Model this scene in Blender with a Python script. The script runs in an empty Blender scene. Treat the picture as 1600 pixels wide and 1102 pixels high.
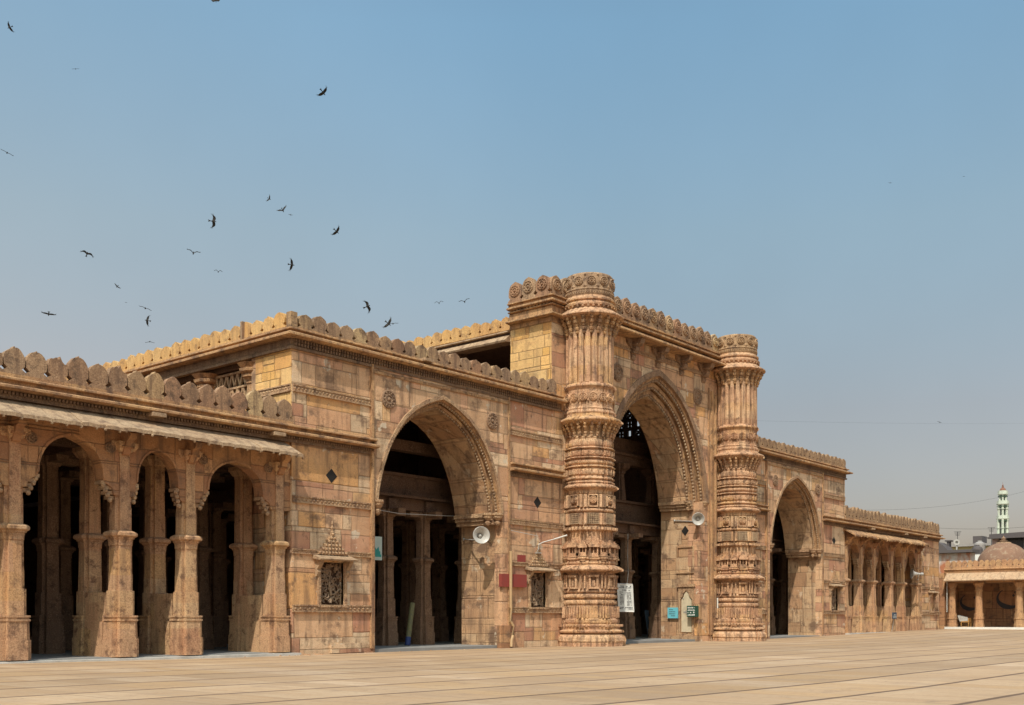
import bpy, bmesh, math, random
from mathutils import Vector, Matrix
random.seed(7)
R = math.radians; PI = math.pi
S = bpy.context.scene
C = S.collection

# ---------------------------------------------------------------- camera, sky, sun, exposure
HEAD = 40.132
cd = bpy.data.cameras.new('camera'); cam = bpy.data.objects.new('camera', cd); C.objects.link(cam)
cam.location = (0, -23, 0.9); cam.rotation_euler = (R(90), 0, R(HEAD - 90))
cd.sensor_width = 36; cd.lens = 38.03; cd.shift_y = 0.2581; cd.clip_end = 5000; cd.clip_start = 0.1
S.camera = cam
SUN_EL, SUN_AZ = 54.0, 26.0          # azimuth measured from -X toward -Y
sdir = Vector((-math.cos(R(SUN_AZ)) * math.cos(R(SUN_EL)), -math.sin(R(SUN_AZ)) * math.cos(R(SUN_EL)), math.sin(R(SUN_EL))))
w = bpy.data.worlds.new('World'); S.world = w; w.use_nodes = True
nt = w.node_tree; bgn = nt.nodes['Background']
sky = nt.nodes.new('ShaderNodeTexSky'); sky.sky_type = 'NISHITA'; sky.sun_disc = False
sky.sun_elevation = R(SUN_EL); sky.sun_rotation = math.atan2(sdir.x, sdir.y)
sky.air_density = 1.0; sky.dust_density = 2.5; sky.ozone_density = 1.5; sky.altitude = 50
def wnode(t, **k):
    x = nt.nodes.new(t)
    for a, b in k.items(): setattr(x, a, b)
    return x
# dusty air: the clear sky is tinted by height above the horizon and a little by direction
tc = wnode('ShaderNodeTexCoord'); sx = wnode('ShaderNodeSeparateXYZ'); nt.links.new(tc.outputs['Generated'], sx.inputs[0])
rp = wnode('ShaderNodeValToRGB'); SKYSC = 0.87
stops = [(0.0, (.70, .52, .46)), (.06, (.80, .60, .51)), (.18, (.96, .745, .59)), (.33, (1.17, 1.11, .86)), (0.48, (1.20, 1.39, 1.18)), (1.0, (1.0, 1.32, 1.3))]
while len(rp.color_ramp.elements) < len(stops): rp.color_ramp.elements.new(0.5)
for e, (p, c) in zip(rp.color_ramp.elements, stops): e.position = p; e.color = (*[v * 0.5 for v in c], 1)
nt.links.new(sx.outputs[2], rp.inputs[0])
mr = wnode('ShaderNodeMapRange'); mr.inputs['From Min'].default_value = .55; mr.inputs['From Max'].default_value = .92; nt.links.new(sx.outputs[1], mr.inputs[0])
mz = wnode('ShaderNodeMix', data_type='RGBA'); nt.links.new(mr.outputs[0], mz.inputs[0]); mz.inputs[6].default_value = (1, 1, 1, 1); mz.inputs[7].default_value = (1.3, 1.14, 1.06, 1)
m1 = wnode('ShaderNodeMix', data_type='RGBA', blend_type='MULTIPLY'); m1.inputs[0].default_value = 1; nt.links.new(sky.outputs[0], m1.inputs[6]); nt.links.new(rp.outputs[0], m1.inputs[7])
m2 = wnode('ShaderNodeMix', data_type='RGBA', blend_type='MULTIPLY'); m2.inputs[0].default_value = 1; nt.links.new(m1.outputs[2], m2.inputs[6]); nt.links.new(mz.outputs[2], m2.inputs[7])
hz = wnode('ShaderNodeTexNoise'); hz.inputs['Scale'].default_value = 3.2; hz.inputs['Detail'].default_value = 5; nt.links.new(tc.outputs['Generated'], hz.inputs['Vector'])
hr = wnode('ShaderNodeMapRange'); hr.inputs['From Min'].default_value = .3; hr.inputs['From Max'].default_value = .7; hr.inputs['To Min'].default_value = .955; hr.inputs['To Max'].default_value = 1.045; nt.links.new(hz.outputs['Fac'], hr.inputs[0])
hv = wnode('ShaderNodeVectorMath', operation='SCALE'); nt.links.new(m2.outputs[2], hv.inputs[0]); nt.links.new(hr.outputs[0], hv.inputs['Scale'])
sc_ = wnode('ShaderNodeVectorMath', operation='SCALE'); nt.links.new(hv.outputs[0], sc_.inputs[0]); sc_.inputs['Scale'].default_value = 2.0 * SKYSC
nt.links.new(sc_.outputs[0], bgn.inputs['Color']); bgn.inputs['Strength'].default_value = 0.15
ld = bpy.data.lights.new('sun', 'SUN'); sun = bpy.data.objects.new('sun', ld); C.objects.link(sun)
ld.energy = 3.2; ld.angle = R(0.5); ld.color = (1.0, 0.93, 0.82)
sun.rotation_euler = (-sdir).to_track_quat('-Z', 'Y').to_euler(); sun.location = sdir * 60
S.view_settings.view_transform = 'Standard'; S.view_settings.look = 'None'
S.view_settings.exposure = 0.3; S.view_settings.gamma = 1.0

# ---------------------------------------------------------------- materials
class NB:
    def __init__(s, name):
        s.m = bpy.data.materials.new(name); s.m.use_nodes = True
        s.t = s.m.node_tree; s.b = s.t.nodes['Principled BSDF']
    def n(s, typ, **kw):
        x = s.t.nodes.new(typ)
        for k, v in kw.items(): setattr(x, k, v)
        return x
    def l(s, a, b): s.t.links.new(a, b)
    def mth(s, op, a, b=None, c=None):
        x = s.n('ShaderNodeMath', operation=op)
        for i, v in enumerate((a, b, c)):
            if v is None: continue
            if isinstance(v, (int, float)): x.inputs[i].default_value = v
            else: s.l(v, x.inputs[i])
        return x.outputs[0]
    def mix(s, f, a, b, mode='MIX'):
        x = s.n('ShaderNodeMix', data_type='RGBA', blend_type=mode)
        for sock, v in ((x.inputs[0], f), (x.inputs[6], a), (x.inputs[7], b)):
            if isinstance(v, (int, float)): sock.default_value = v
            elif isinstance(v, tuple): sock.default_value = (*v[:3], 1)
            else: s.l(v, sock)
        return x.outputs[2]
    def ramp(s, f, stops, const=False):
        x = s.n('ShaderNodeValToRGB'); e = x.color_ramp.elements
        if const: x.color_ramp.interpolation = 'CONSTANT'
        while len(e) < len(stops): e.new(0.5)
        for i, (p, c) in enumerate(stops):
            e[i].position = p; e[i].color = (*c, 1) if isinstance(c, tuple) else (c, c, c, 1)
        s.l(f, x.inputs[0]); return x.outputs[0]
    def noise(s, vec, scale, detail=4, rough=0.6):
        x = s.n('ShaderNodeTexNoise'); x.inputs['Scale'].default_value = scale
        x.inputs['Detail'].default_value = detail; x.inputs['Roughness'].default_value = rough
        if vec is not None: s.l(vec, x.inputs['Vector'])
        return x.outputs['Fac']
    def pos(s):
        return s.n('ShaderNodeNewGeometry').outputs['Position']
    def vscale(s, vec, sc):
        x = s.n('ShaderNodeVectorMath', operation='MULTIPLY'); s.l(vec, x.inputs[0]); x.inputs[1].default_value = sc
        return x.outputs[0]
    def sep(s, v):
        x = s.n('ShaderNodeSeparateXYZ'); s.l(v, x.inputs[0]); return x.outputs
    def wn(s, a, b=None):
        x = s.n('ShaderNodeTexWhiteNoise', noise_dimensions='2D')
        cx = s.n('ShaderNodeCombineXYZ')
        s.l(a, cx.inputs[0])
        if b is not None: s.l(b, cx.inputs[1])
        s.l(cx.outputs[0], x.inputs['Vector']); return x.outputs['Value'], x.outputs['Color']
    def bump(s, h, strength=0.4, dist=0.03):
        x = s.n('ShaderNodeBump'); x.inputs['Strength'].default_value = strength; x.inputs['Distance'].default_value = dist
        s.l(h, x.inputs['Height']); s.l(x.outputs[0], s.b.inputs['Normal'])
    def out(s, col, rough=0.9, metal=0.0, spec=0.2):
        if isinstance(col, tuple): s.b.inputs['Base Color'].default_value = (*col, 1)
        else: s.l(col, s.b.inputs['Base Color'])
        s.b.inputs['Roughness'].default_value = rough; s.b.inputs['Metallic'].default_value = metal
        s.b.inputs['Specular IOR Level'].default_value = spec
        return s.m

PAL = [(0.0, (0.692, 0.443, 0.263)), (0.15, (0.643, 0.363, 0.222)), (0.27, (0.702, 0.432, 0.217)), (0.37, (0.741, 0.547, 0.356)),
       (0.49, (0.517, 0.264, 0.166)), (0.58, (0.673, 0.422, 0.247)), (0.69, (0.624, 0.358, 0.206)), (0.80, (0.712, 0.393, 0.166)),
       (0.86, (0.731, 0.537, 0.346)), (0.94, (0.488, 0.244, 0.155))]
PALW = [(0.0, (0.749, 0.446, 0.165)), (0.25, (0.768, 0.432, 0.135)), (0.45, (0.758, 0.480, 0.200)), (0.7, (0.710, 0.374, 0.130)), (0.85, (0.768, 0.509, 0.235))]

def ashlar(name, pal, h=0.46, wd=0.75, plaster=0.0, grime=0.5, bright=1.0, jd=0.5):
    n = NB(name); P = n.pos()
    wob = n.mth('SUBTRACT', n.noise(P, 2.2, 3), 0.5)
    x, y, z = n.sep(P)
    u = n.mth('ADD', n.mth('ADD', x, y), n.mth('MULTIPLY', wob, 0.06))
    reg, _ = n.wn(n.mth('FLOOR', n.mth('DIVIDE', n.mth('SUBTRACT', x, 18.2), 2.95)))
    z0 = n.mth('ADD', z, n.mth('MULTIPLY', wob, 0.04))
    z0 = n.mth('ADD', z0, n.mth('MULTIPLY', reg, 0.37))
    def cells(h, wd, sd):
        zz = n.mth('ADD', z0, n.mth('MULTIPLY', n.mth('SINE', n.mth('MULTIPLY', z0, 2.9 * 0.44 / h)), 0.3 * h))
        cz = n.mth('DIVIDE', n.mth('ADD', zz, sd), h); c = n.mth('FLOOR', cz)
        r1, _ = n.wn(c)
        wdn = n.mth('MULTIPLY', n.mth('ADD', n.mth('MULTIPLY', r1, 0.8), 0.65), wd)
        uu = n.mth('ADD', n.mth('DIVIDE', u, wdn), n.mth('MULTIPLY', r1, 17.3))
        uu = n.mth('ADD', uu, n.mth('MULTIPLY', n.mth('SINE', n.mth('MULTIPLY', uu, 2.33)), 0.33))
        v, vc = n.wn(n.mth('FLOOR', uu), c)
        fz = n.mth('FRACT', cz); fu = n.mth('FRACT', uu)
        dz = n.mth('MULTIPLY', n.mth('MINIMUM', fz, n.mth('SUBTRACT', 1.0, fz)), h)
        du = n.mth('MULTIPLY', n.mth('MINIMUM', fu, n.mth('SUBTRACT', 1.0, fu)), wdn)
        return v, vc, n.mth('MINIMUM', dz, du)
    va, ca, da = cells(h, wd, 0.0); vb2, cb2, db = cells(h * 1.55, wd * 1.25, 5.3)
    big = n.mth('GREATER_THAN', vb2, 0.58)
    nb = n.mth('SUBTRACT', 1.0, big)
    d = n.mth('ADD', n.mth('MULTIPLY', n.mth('MINIMUM', da, db), nb), n.mth('MULTIPLY', db, big))
    vr, vg, vb = n.sep(n.mix(big, ca, cb2))
    jit = n.mth('MULTIPLY', n.noise(P, 9, 3), 0.016)
    joint = n.ramp(n.mth('SUBTRACT', d, jit), [(0.0, 1.0), (0.009, 0.0)])
    col = n.ramp(vr, pal, const=True)
    br = n.mth('MULTIPLY', n.mth('ADD', n.mth('MULTIPLY', vg, 0.3), 0.82), bright)
    cb = n.n('ShaderNodeCombineColor')
    for i in range(3): n.l(br, cb.inputs[i])
    col = n.mix(1.0, col, cb.outputs[0], 'MULTIPLY')
    # veins and mottling in the stone
    st = n.noise(n.vscale(P, (1.1, 1.1, 4.5)), 1.7, 6, 0.65)
    col = n.mix(n.ramp(st, [(0.42, 0.0), (0.72, 0.38)]), col, (0.52, 0.255, 0.115))
    mot = n.noise(P, 5.0, 6, 0.7)
    col = n.mix(n.ramp(mot, [(0.28, 0.5), (0.44, 0.0)]), col, (0.20, 0.11, 0.065))
    fine = n.noise(P, 38, 4, 0.7)
    col = n.mix(n.ramp(fine, [(0.38, 0.42), (0.52, 0.0)]), col, (0.20, 0.115, 0.07))
    col = n.mix(n.ramp(fine, [(0.58, 0.0), (0.75, 0.32)]), col, (0.76, 0.62, 0.44))
    wide = n.noise(P, 0.7, 5, 0.6)
    col = n.mix(n.ramp(wide, [(0.45, 0.0), (0.66, 0.35)]), col, pal[0][1])
    blot = n.noise(n.vscale(P, (0.8, 0.8, 1.2)), 1.0, 7, 0.68)
    col = n.mix(n.ramp(blot, [(0.37, min(1, grime * 1.25)), (0.46, 0.0)]), col, (0.19, 0.118, 0.078))
    blo2 = n.noise(n.vscale(P, (1.4, 1.4, 0.8)), 1.9, 7, 0.72)
    col = n.mix(n.ramp(blo2, [(0.36, grime), (0.43, 0.0)]), col, (0.15, 0.092, 0.06))
    if plaster:
        pl = n.noise(P, 1.35, 5, 0.62)
        col = n.mix(n.ramp(pl, [(0.62, 0.0), (0.645, plaster)]), col, (0.66, 0.56, 0.42))
        pd = n.noise(P, 0.9, 6, 0.65)
        col = n.mix(n.ramp(pd, [(0.33, 0.55), (0.42, 0.0)]), col, (0.30, 0.19, 0.115))
    # run-off streaks
    sk = n.noise(n.vscale(P, (3.0, 3.0, 0.35)), 1.3, 5, 0.6)
    col = n.mix(n.ramp(sk, [(0.50, 0.0), (0.68, grime)]), col, (0.17, 0.105, 0.07))
    col = n.mix(n.mth('MULTIPLY', joint, jd), col, (0.20, 0.125, 0.08))
    hgt = n.mth('ADD', n.mth('MULTIPLY', n.mth('SUBTRACT', 1.0, joint), 0.55), n.mth('MULTIPLY', mot, 0.6))
    hgt = n.mth('ADD', hgt, n.mth('MULTIPLY', fine, 0.25)); hgt = n.mth('ADD', hgt, n.mth('MULTIPLY', vb, 0.55))
    n.bump(hgt, 0.9, 0.045)
    return n.out(col, 0.93, 0, 0.12)

def carved(name, base, alt, dark, grime=0.5, carve=0.6, scale=16, objvar=0.0, course=0.0, bd=0.03):
    n = NB(name); P = n.pos()
    a = n.noise(P, 1.1, 4, 0.6)
    col = n.mix(n.ramp(a, [(0.38, 0.0), (0.62, 1.0)]), base, alt)
    if course:
        x, y, z = n.sep(P)
        cz = n.mth('DIVIDE', z, course); c = n.mth('FLOOR', cz)
        r1, _ = n.wn(c)
        q = n.mth('ADD', n.mth('DIVIDE', n.mth('ADD', x, y), 0.55), n.mth('MULTIPLY', r1, 9.7))
        v, vc = n.wn(n.mth('FLOOR', q), c); vr, vg, vb = n.sep(vc)
        col = n.mix(n.mth('MULTIPLY', vg, 0.55), col, n.ramp(vr, [(0, (0.40, 0.20, 0.11)), (0.3, (0.60, 0.42, 0.24)), (0.55, (0.58, 0.34, 0.13)), (0.8, (0.5, 0.30, 0.17))], True))
    if objvar:
        oi = n.n('ShaderNodeObjectInfo').outputs['Random']
        v, vc = n.wn(n.mth('MULTIPLY', oi, 91.7)); vr, vg, vb = n.sep(vc)
        col = n.mix(n.mth('MULTIPLY', vg, objvar), col, n.ramp(vr, [(0, (0.36, 0.19, 0.11)), (0.25, (0.52, 0.34, 0.17)), (0.5, (0.62, 0.44, 0.23)), (0.72, (0.42, 0.28, 0.17)), (0.88, (0.33, 0.22, 0.14))], True))
    m = n.noise(P, 3.4, 7, 0.74)
    col = n.mix(n.ramp(m, [(0.36, 0.85), (0.47, 0.0)]), col, dark)
    f = n.noise(P, 34, 5, 0.75)
    col = n.mix(n.ramp(f, [(0.40, 0.5), (0.52, 0.0)]), col, dark)
    col = n.mix(n.ramp(f, [(0.56, 0.0), (0.74, 0.5)]), col, (0.76, 0.60, 0.42))
    sk = n.noise(n.vscale(P, (4.0, 4.0, 0.5)), 1.6, 5, 0.6)
    col = n.mix(n.ramp(sk, [(0.48, 0.0), (0.66, grime)]), col, (0.14, 0.085, 0.06))
    vo = n.n('ShaderNodeTexVoronoi', feature='SMOOTH_F1'); vo.inputs['Scale'].default_value = scale
    n.l(P, vo.inputs['Vector'])
    hgt = n.mth('ADD', n.mth('MULTIPLY', vo.outputs['Distance'], -carve), n.mth('MULTIPLY', f, 0.5))
    hgt = n.mth('ADD', hgt, n.mth('MULTIPLY', m, 0.5))
    n.bump(hgt, 0.9, bd)
    return n.out(col, 0.93, 0, 0.12)

def plain(name, col, rough=0.6, metal=0.0, spec=0.3, var=0.25, scale=6.0, dirt=(0.1, 0.08, 0.06)):
    n = NB(name); P = n.pos()
    a = n.noise(P, scale, 5, 0.65)
    c = n.mix(n.ramp(a, [(0.35, var), (0.65, 0.0)]), col, tuple(0.5 * x + 0.5 * d for x, d in zip(col, dirt)))
    n.bump(n.noise(P, scale * 5, 3), 0.15, 0.01)
    return n.out(c, rough, metal, spec)

M = {}
M['wall'] = ashlar('sandstone ashlar', PAL, 0.44, 1.15, plaster=0.75, grime=0.65, jd=0.4)
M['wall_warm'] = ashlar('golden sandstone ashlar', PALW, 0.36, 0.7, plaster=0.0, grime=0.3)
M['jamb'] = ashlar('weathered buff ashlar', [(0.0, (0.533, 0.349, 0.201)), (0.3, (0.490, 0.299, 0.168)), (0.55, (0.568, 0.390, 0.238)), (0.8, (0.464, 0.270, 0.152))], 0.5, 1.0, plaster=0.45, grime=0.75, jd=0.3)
M['arcade'] = ashlar('arcade sandstone', [(0.0, (0.47, 0.25, 0.125)), (0.3, (0.40, 0.205, 0.105)), (0.55, (0.53, 0.305, 0.155)), (0.8, (0.35, 0.175, 0.095))], 0.5, 0.9, plaster=0.0, grime=0.7)
M['column'] = carved('column sandstone', (0.54, 0.295, 0.165), (0.63, 0.385, 0.215), (0.16, 0.085, 0.055), 0.45, 0.0, 10, objvar=0.5, course=0.62)
M['minaret'] = carved('carved golden sandstone', (0.67, 0.42, 0.25), (0.55, 0.31, 0.18), (0.13, 0.074, 0.046), 0.75, 0.6, 20, course=0.33, bd=.028)
M['cornice'] = carved('weathered cornice stone', (0.40, 0.22, 0.115), (0.56, 0.335, 0.165), (0.11, 0.068, 0.045), 0.75, 0.25, 22)
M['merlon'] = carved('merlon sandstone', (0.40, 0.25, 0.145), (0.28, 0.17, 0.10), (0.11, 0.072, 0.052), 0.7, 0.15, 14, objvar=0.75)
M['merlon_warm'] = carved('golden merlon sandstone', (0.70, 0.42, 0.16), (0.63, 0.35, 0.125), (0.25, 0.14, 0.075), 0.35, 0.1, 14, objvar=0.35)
M['carve'] = carved('carved relief stone', (0.50, 0.33, 0.19), (0.43, 0.26, 0.15), (0.14, 0.085, 0.06), 0.45, 0.9, 24)
M['dark_carve'] = carved('dark carved relief stone', (0.30, 0.19, 0.12), (0.36, 0.22, 0.13), (0.10, 0.065, 0.05), 0.5, 0.9, 26)
M['fascia'] = carved('black stained frieze stone', (0.20, 0.125, 0.08), (0.27, 0.17, 0.10), (0.07, 0.05, 0.038), 0.7, 0.6, 26)
M['eave'] = carved('eave slab stone', (0.46, 0.325, 0.205), (0.40, 0.265, 0.16), (0.17, 0.11, 0.075), 0.5, 0.1, 9)
M['cloister'] = carved('cloister sandstone', (0.56, 0.32, 0.155), (0.47, 0.25, 0.13), (0.19, 0.11, 0.07), 0.4, 0.05, 12, objvar=0.25)
M['eave_pale'] = carved('pale eave slab', (0.55, 0.385, 0.24), (0.48, 0.31, 0.185), (0.25, 0.16, 0.105), 0.35, 0.1, 9)
M['inner_col'] = carved('shaded hall column stone', (0.25, 0.15, 0.09), (0.20, 0.12, 0.072), (0.07, 0.043, 0.03), 0.5, 0.0, 9)  # darker copy of the column stone, hall shade put into its colour
M['inner'] = carved('shade darkened interior stone', (0.14, 0.08, 0.05), (0.11, 0.062, 0.04), (0.045, 0.03, 0.022), 0.4, 0.0, 9)  # interior gloom put into the base colour, well below the outer stone
M['screen'] = carved('carved screen stone', (0.34, 0.24, 0.155), (0.27, 0.18, 0.12), (0.12, 0.08, 0.06), 0.3, 0.5, 30)
M['black'] = plain('black inlay stone', (0.015, 0.013, 0.012), 0.7)
M['floor'] = plain('grey floor slabs', (0.26, 0.25, 0.235), 0.8, var=0.5, scale=1.5)
M['kerb'] = plain('whitish kerb stone', (0.55, 0.52, 0.47), 0.85, var=0.7, scale=3)
M['red'] = plain('faded red paint', (0.27, 0.045, 0.035), 0.85, var=0.5, scale=5)
M['white'] = plain('white paint', (0.74, 0.72, 0.66), 0.6, var=0.3)
M['cream'] = plain('cream painted wood', (0.62, 0.52, 0.36), 0.6, var=0.4)
M['metal'] = plain('grey painted metal', (0.42, 0.40, 0.37), 0.5, 0.2, 0.4, var=0.4)
M['horn'] = plain('pale horn metal', (0.46, 0.435, 0.395), 0.45, 0.1, 0.4, var=0.35)
M['pipe'] = plain('ochre painted pipe', (0.46, 0.30, 0.155), 0.6, var=0.3)
M['board'] = plain('off white notice board', (0.62, 0.62, 0.58), 0.6, var=0.2)
M['ink'] = plain('dark lettering', (0.05, 0.05, 0.055), 0.7)
M['cyan'] = plain('sky blue sign paint', (0.16, 0.52, 0.60), 0.5, var=0.25)
M['green'] = plain('dark green sign paint', (0.015, 0.075, 0.05), 0.5, var=0.3)
M['mint'] = plain('pale mint sign paint', (0.50, 0.60, 0.54), 0.6)
M['teal'] = plain('teal paint', (0.03, 0.30, 0.27), 0.6)
M['bird'] = plain('dark brown plumage', (0.009, 0.008, 0.008), 0.8, var=0.5)
M['wire'] = plain('black cable', (0.03, 0.03, 0.03), 0.7)
M['cable'] = plain('pale cable', (0.45, 0.42, 0.38), 0.7)
M['matroll'] = plain('woven mat yellow green', (0.20, 0.18, 0.07), 0.9, var=0.9, scale=20, dirt=(0.03, 0.05, 0.10))
M['blue'] = plain('blue plastic', (0.025, 0.05, 0.17), 0.6)
M['slate'] = plain('blue grey board', (0.05, 0.075, 0.11), 0.8)
M['dome'] = carved('dark dome stone', (0.235, 0.125, 0.08), (0.20, 0.105, 0.07), (0.33, 0.24, 0.16), 0.3, 0.1, 8)
M['yellow'] = plain('pale yellow render', (0.62, 0.54, 0.28), 0.9, var=0.35, scale=0.6)
M['roofdark'] = plain('dark roofing', (0.10, 0.085, 0.085), 0.8, var=0.5, scale=1)
M['pink'] = plain('pinkish render', (0.50, 0.36, 0.32), 0.9, var=0.4, scale=1)
M['grey'] = plain('grey render', (0.33, 0.30, 0.28), 0.9, var=0.5, scale=0.8)
M['pale_green'] = plain('pale green whitewash', (0.52, 0.55, 0.45), 0.8, var=0.3, scale=1.5)
M['dark_green'] = plain('dark green trim', (0.05, 0.09, 0.06), 0.8)
M['terra'] = plain('terracotta brown', (0.24, 0.11, 0.07), 0.85, var=0.4)
M['glass'] = plain('dark window glass', (0.03, 0.035, 0.04), 0.2, 0, 0.5)
M['wicker'] = plain('orange wicker', (0.52, 0.26, 0.07), 0.8, var=0.7, scale=14)
n = NB('rusty corrugated sheet'); P = n.pos()
wv = n.n('ShaderNodeTexWave', wave_type='BANDS', bands_direction='Y'); wv.inputs['Scale'].default_value = 3; n.l(P, wv.inputs['Vector'])
rn = n.noise(n.vscale(P, (1, 1, .5)), 0.9, 6, 0.7)
col = n.mix(n.ramp(rn, [(0.46, 0.0), (0.6, 1.0)]), (0.52, 0.47, 0.41), (0.42, 0.16, 0.08))
n.bump(wv.outputs['Fac'], 0.6, 0.05); M['rust'] = n.out(col, 0.7)

# courtyard paving: rows 1.5 m wide along the facade, narrow slabs across
n = NB('courtyard sandstone paving'); P = n.pos(); x, y, z = n.sep(P)
wb = n.noise(P, 0.8, 2)
yr = n.mth('DIVIDE', n.mth('ADD', n.mth('ADD', y, 18.94), n.mth('MULTIPLY', n.mth('SUBTRACT', wb, 0.5), 0.05)), 1.5); rw = n.mth('FLOOR', yr); r1, _ = n.wn(rw)
xc = n.mth('ADD', n.mth('DIVIDE', x, n.mth('ADD', 0.55, n.mth('MULTIPLY', r1, 0.5))), n.mth('MULTIPLY', r1, 5.1)); xc = n.mth('ADD', xc, n.mth('MULTIPLY', n.mth('SINE', n.mth('MULTIPLY', xc, 2.1)), 0.33))
v, vc = n.wn(n.mth('FLOOR', xc), rw); vr, vg, vb = n.sep(vc)
col = n.ramp(vr, [(0, (0.430, 0.293, 0.180)), (0.25, (0.470, 0.328, 0.207)), (0.5, (0.445, 0.293, 0.164)), (0.68, (0.395, 0.272, 0.170)), (0.92, (0.500, 0.358, 0.239))], True)
vein = n.noise(n.vscale(P, (3.4, 0.35, 1)), 2.2, 6, 0.65)
col = n.mix(n.ramp(vein, [(0.4, 0.0), (0.7, 0.5)]), col, (0.380, 0.215, 0.101))
big = n.noise(P, 0.22, 4, 0.6)
col = n.mix(n.ramp(big, [(0.35, 0.35), (0.6, 0.0)]), col, (0.340, 0.215, 0.122))
fn = n.noise(P, 14, 5, 0.7)
col = n.mix(n.ramp(fn, [(0.35, 0.3), (0.55, 0)]), col, (0.280, 0.169, 0.096))
rt = n.mth('ADD', n.mth('MULTIPLY', r1, 0.2), 0.86)
cbr = n.n('ShaderNodeCombineColor')
for i in range(3): n.l(rt, cbr.inputs[i])
col = n.mix(1.0, col, cbr.outputs[0], 'MULTIPLY')
wr = n.noise(n.vscale(P, (1.0, 0.45, 1)), 1.1, 7, 0.72)
col = n.mix(n.ramp(wr, [(0.34, 0.5), (0.48, 0.0)]), col, (0.310, 0.210, 0.138))
wp = n.noise(n.vscale(P, (0.35, 1.2, 1)), 0.7, 6, 0.7)
col = n.mix(n.ramp(wp, [(0.52, 0.0), (0.75, 0.35)]), col, (0.530, 0.405, 0.287))
st = n.noise(P, 1.7, 6, 0.72)
col = n.mix(n.ramp(st, [(0.33, 0.6), (0.41, 0.0)]), col, (0.240, 0.164, 0.112))
sp_ = n.noise(P, 9, 2, 0.5)
col = n.mix(n.ramp(sp_, [(0.73, 0.0), (0.76, 0.7)]), col, (0.160, 0.112, 0.085))
ft = n.mth('ADD', y, n.mth('MULTIPLY', n.noise(P, 1.9, 5, 0.7), 0.9))
col = n.mix(n.ramp(ft, [(0.05, 0.0), (0.55, 0.6)]), col, (0.170, 0.123, 0.090))
fy = n.mth('FRACT', yr); dy = n.mth('MULTIPLY', n.mth('MINIMUM', fy, n.mth('SUBTRACT', 1.0, fy)), 1.5)
fx = n.mth('FRACT', xc); dx = n.mth('MULTIPLY', n.mth('MINIMUM', fx, n.mth('SUBTRACT', 1.0, fx)), 0.75)
jy = n.ramp(dy, [(0.034, 1.0), (0.066, 0.0)]); jx = n.ramp(dx, [(0.007, 1.0), (0.015, 0.0)])
col = n.mix(n.mth('MULTIPLY', jx, 0.7), col, (0.220, 0.143, 0.090))
col = n.mix(n.mth('MULTIPLY', jy, 0.92), col, (0.120, 0.074, 0.048))
hg = n.mth('SUBTRACT', n.mth('MULTIPLY', fn, 0.3), n.mth('MAXIMUM', jy, n.mth('MULTIPLY', jx, 0.6)))
n.bump(hg, 0.4, 0.02); M['paving'] = n.out(col, 0.8, 0, 0.2)
n = NB('dusty earth'); P = n.pos()
M['earth'] = n.out(n.mix(n.noise(P, 0.05, 5), (0.30, 0.22, 0.14), (0.38, 0.29, 0.19)), 0.95)

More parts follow.
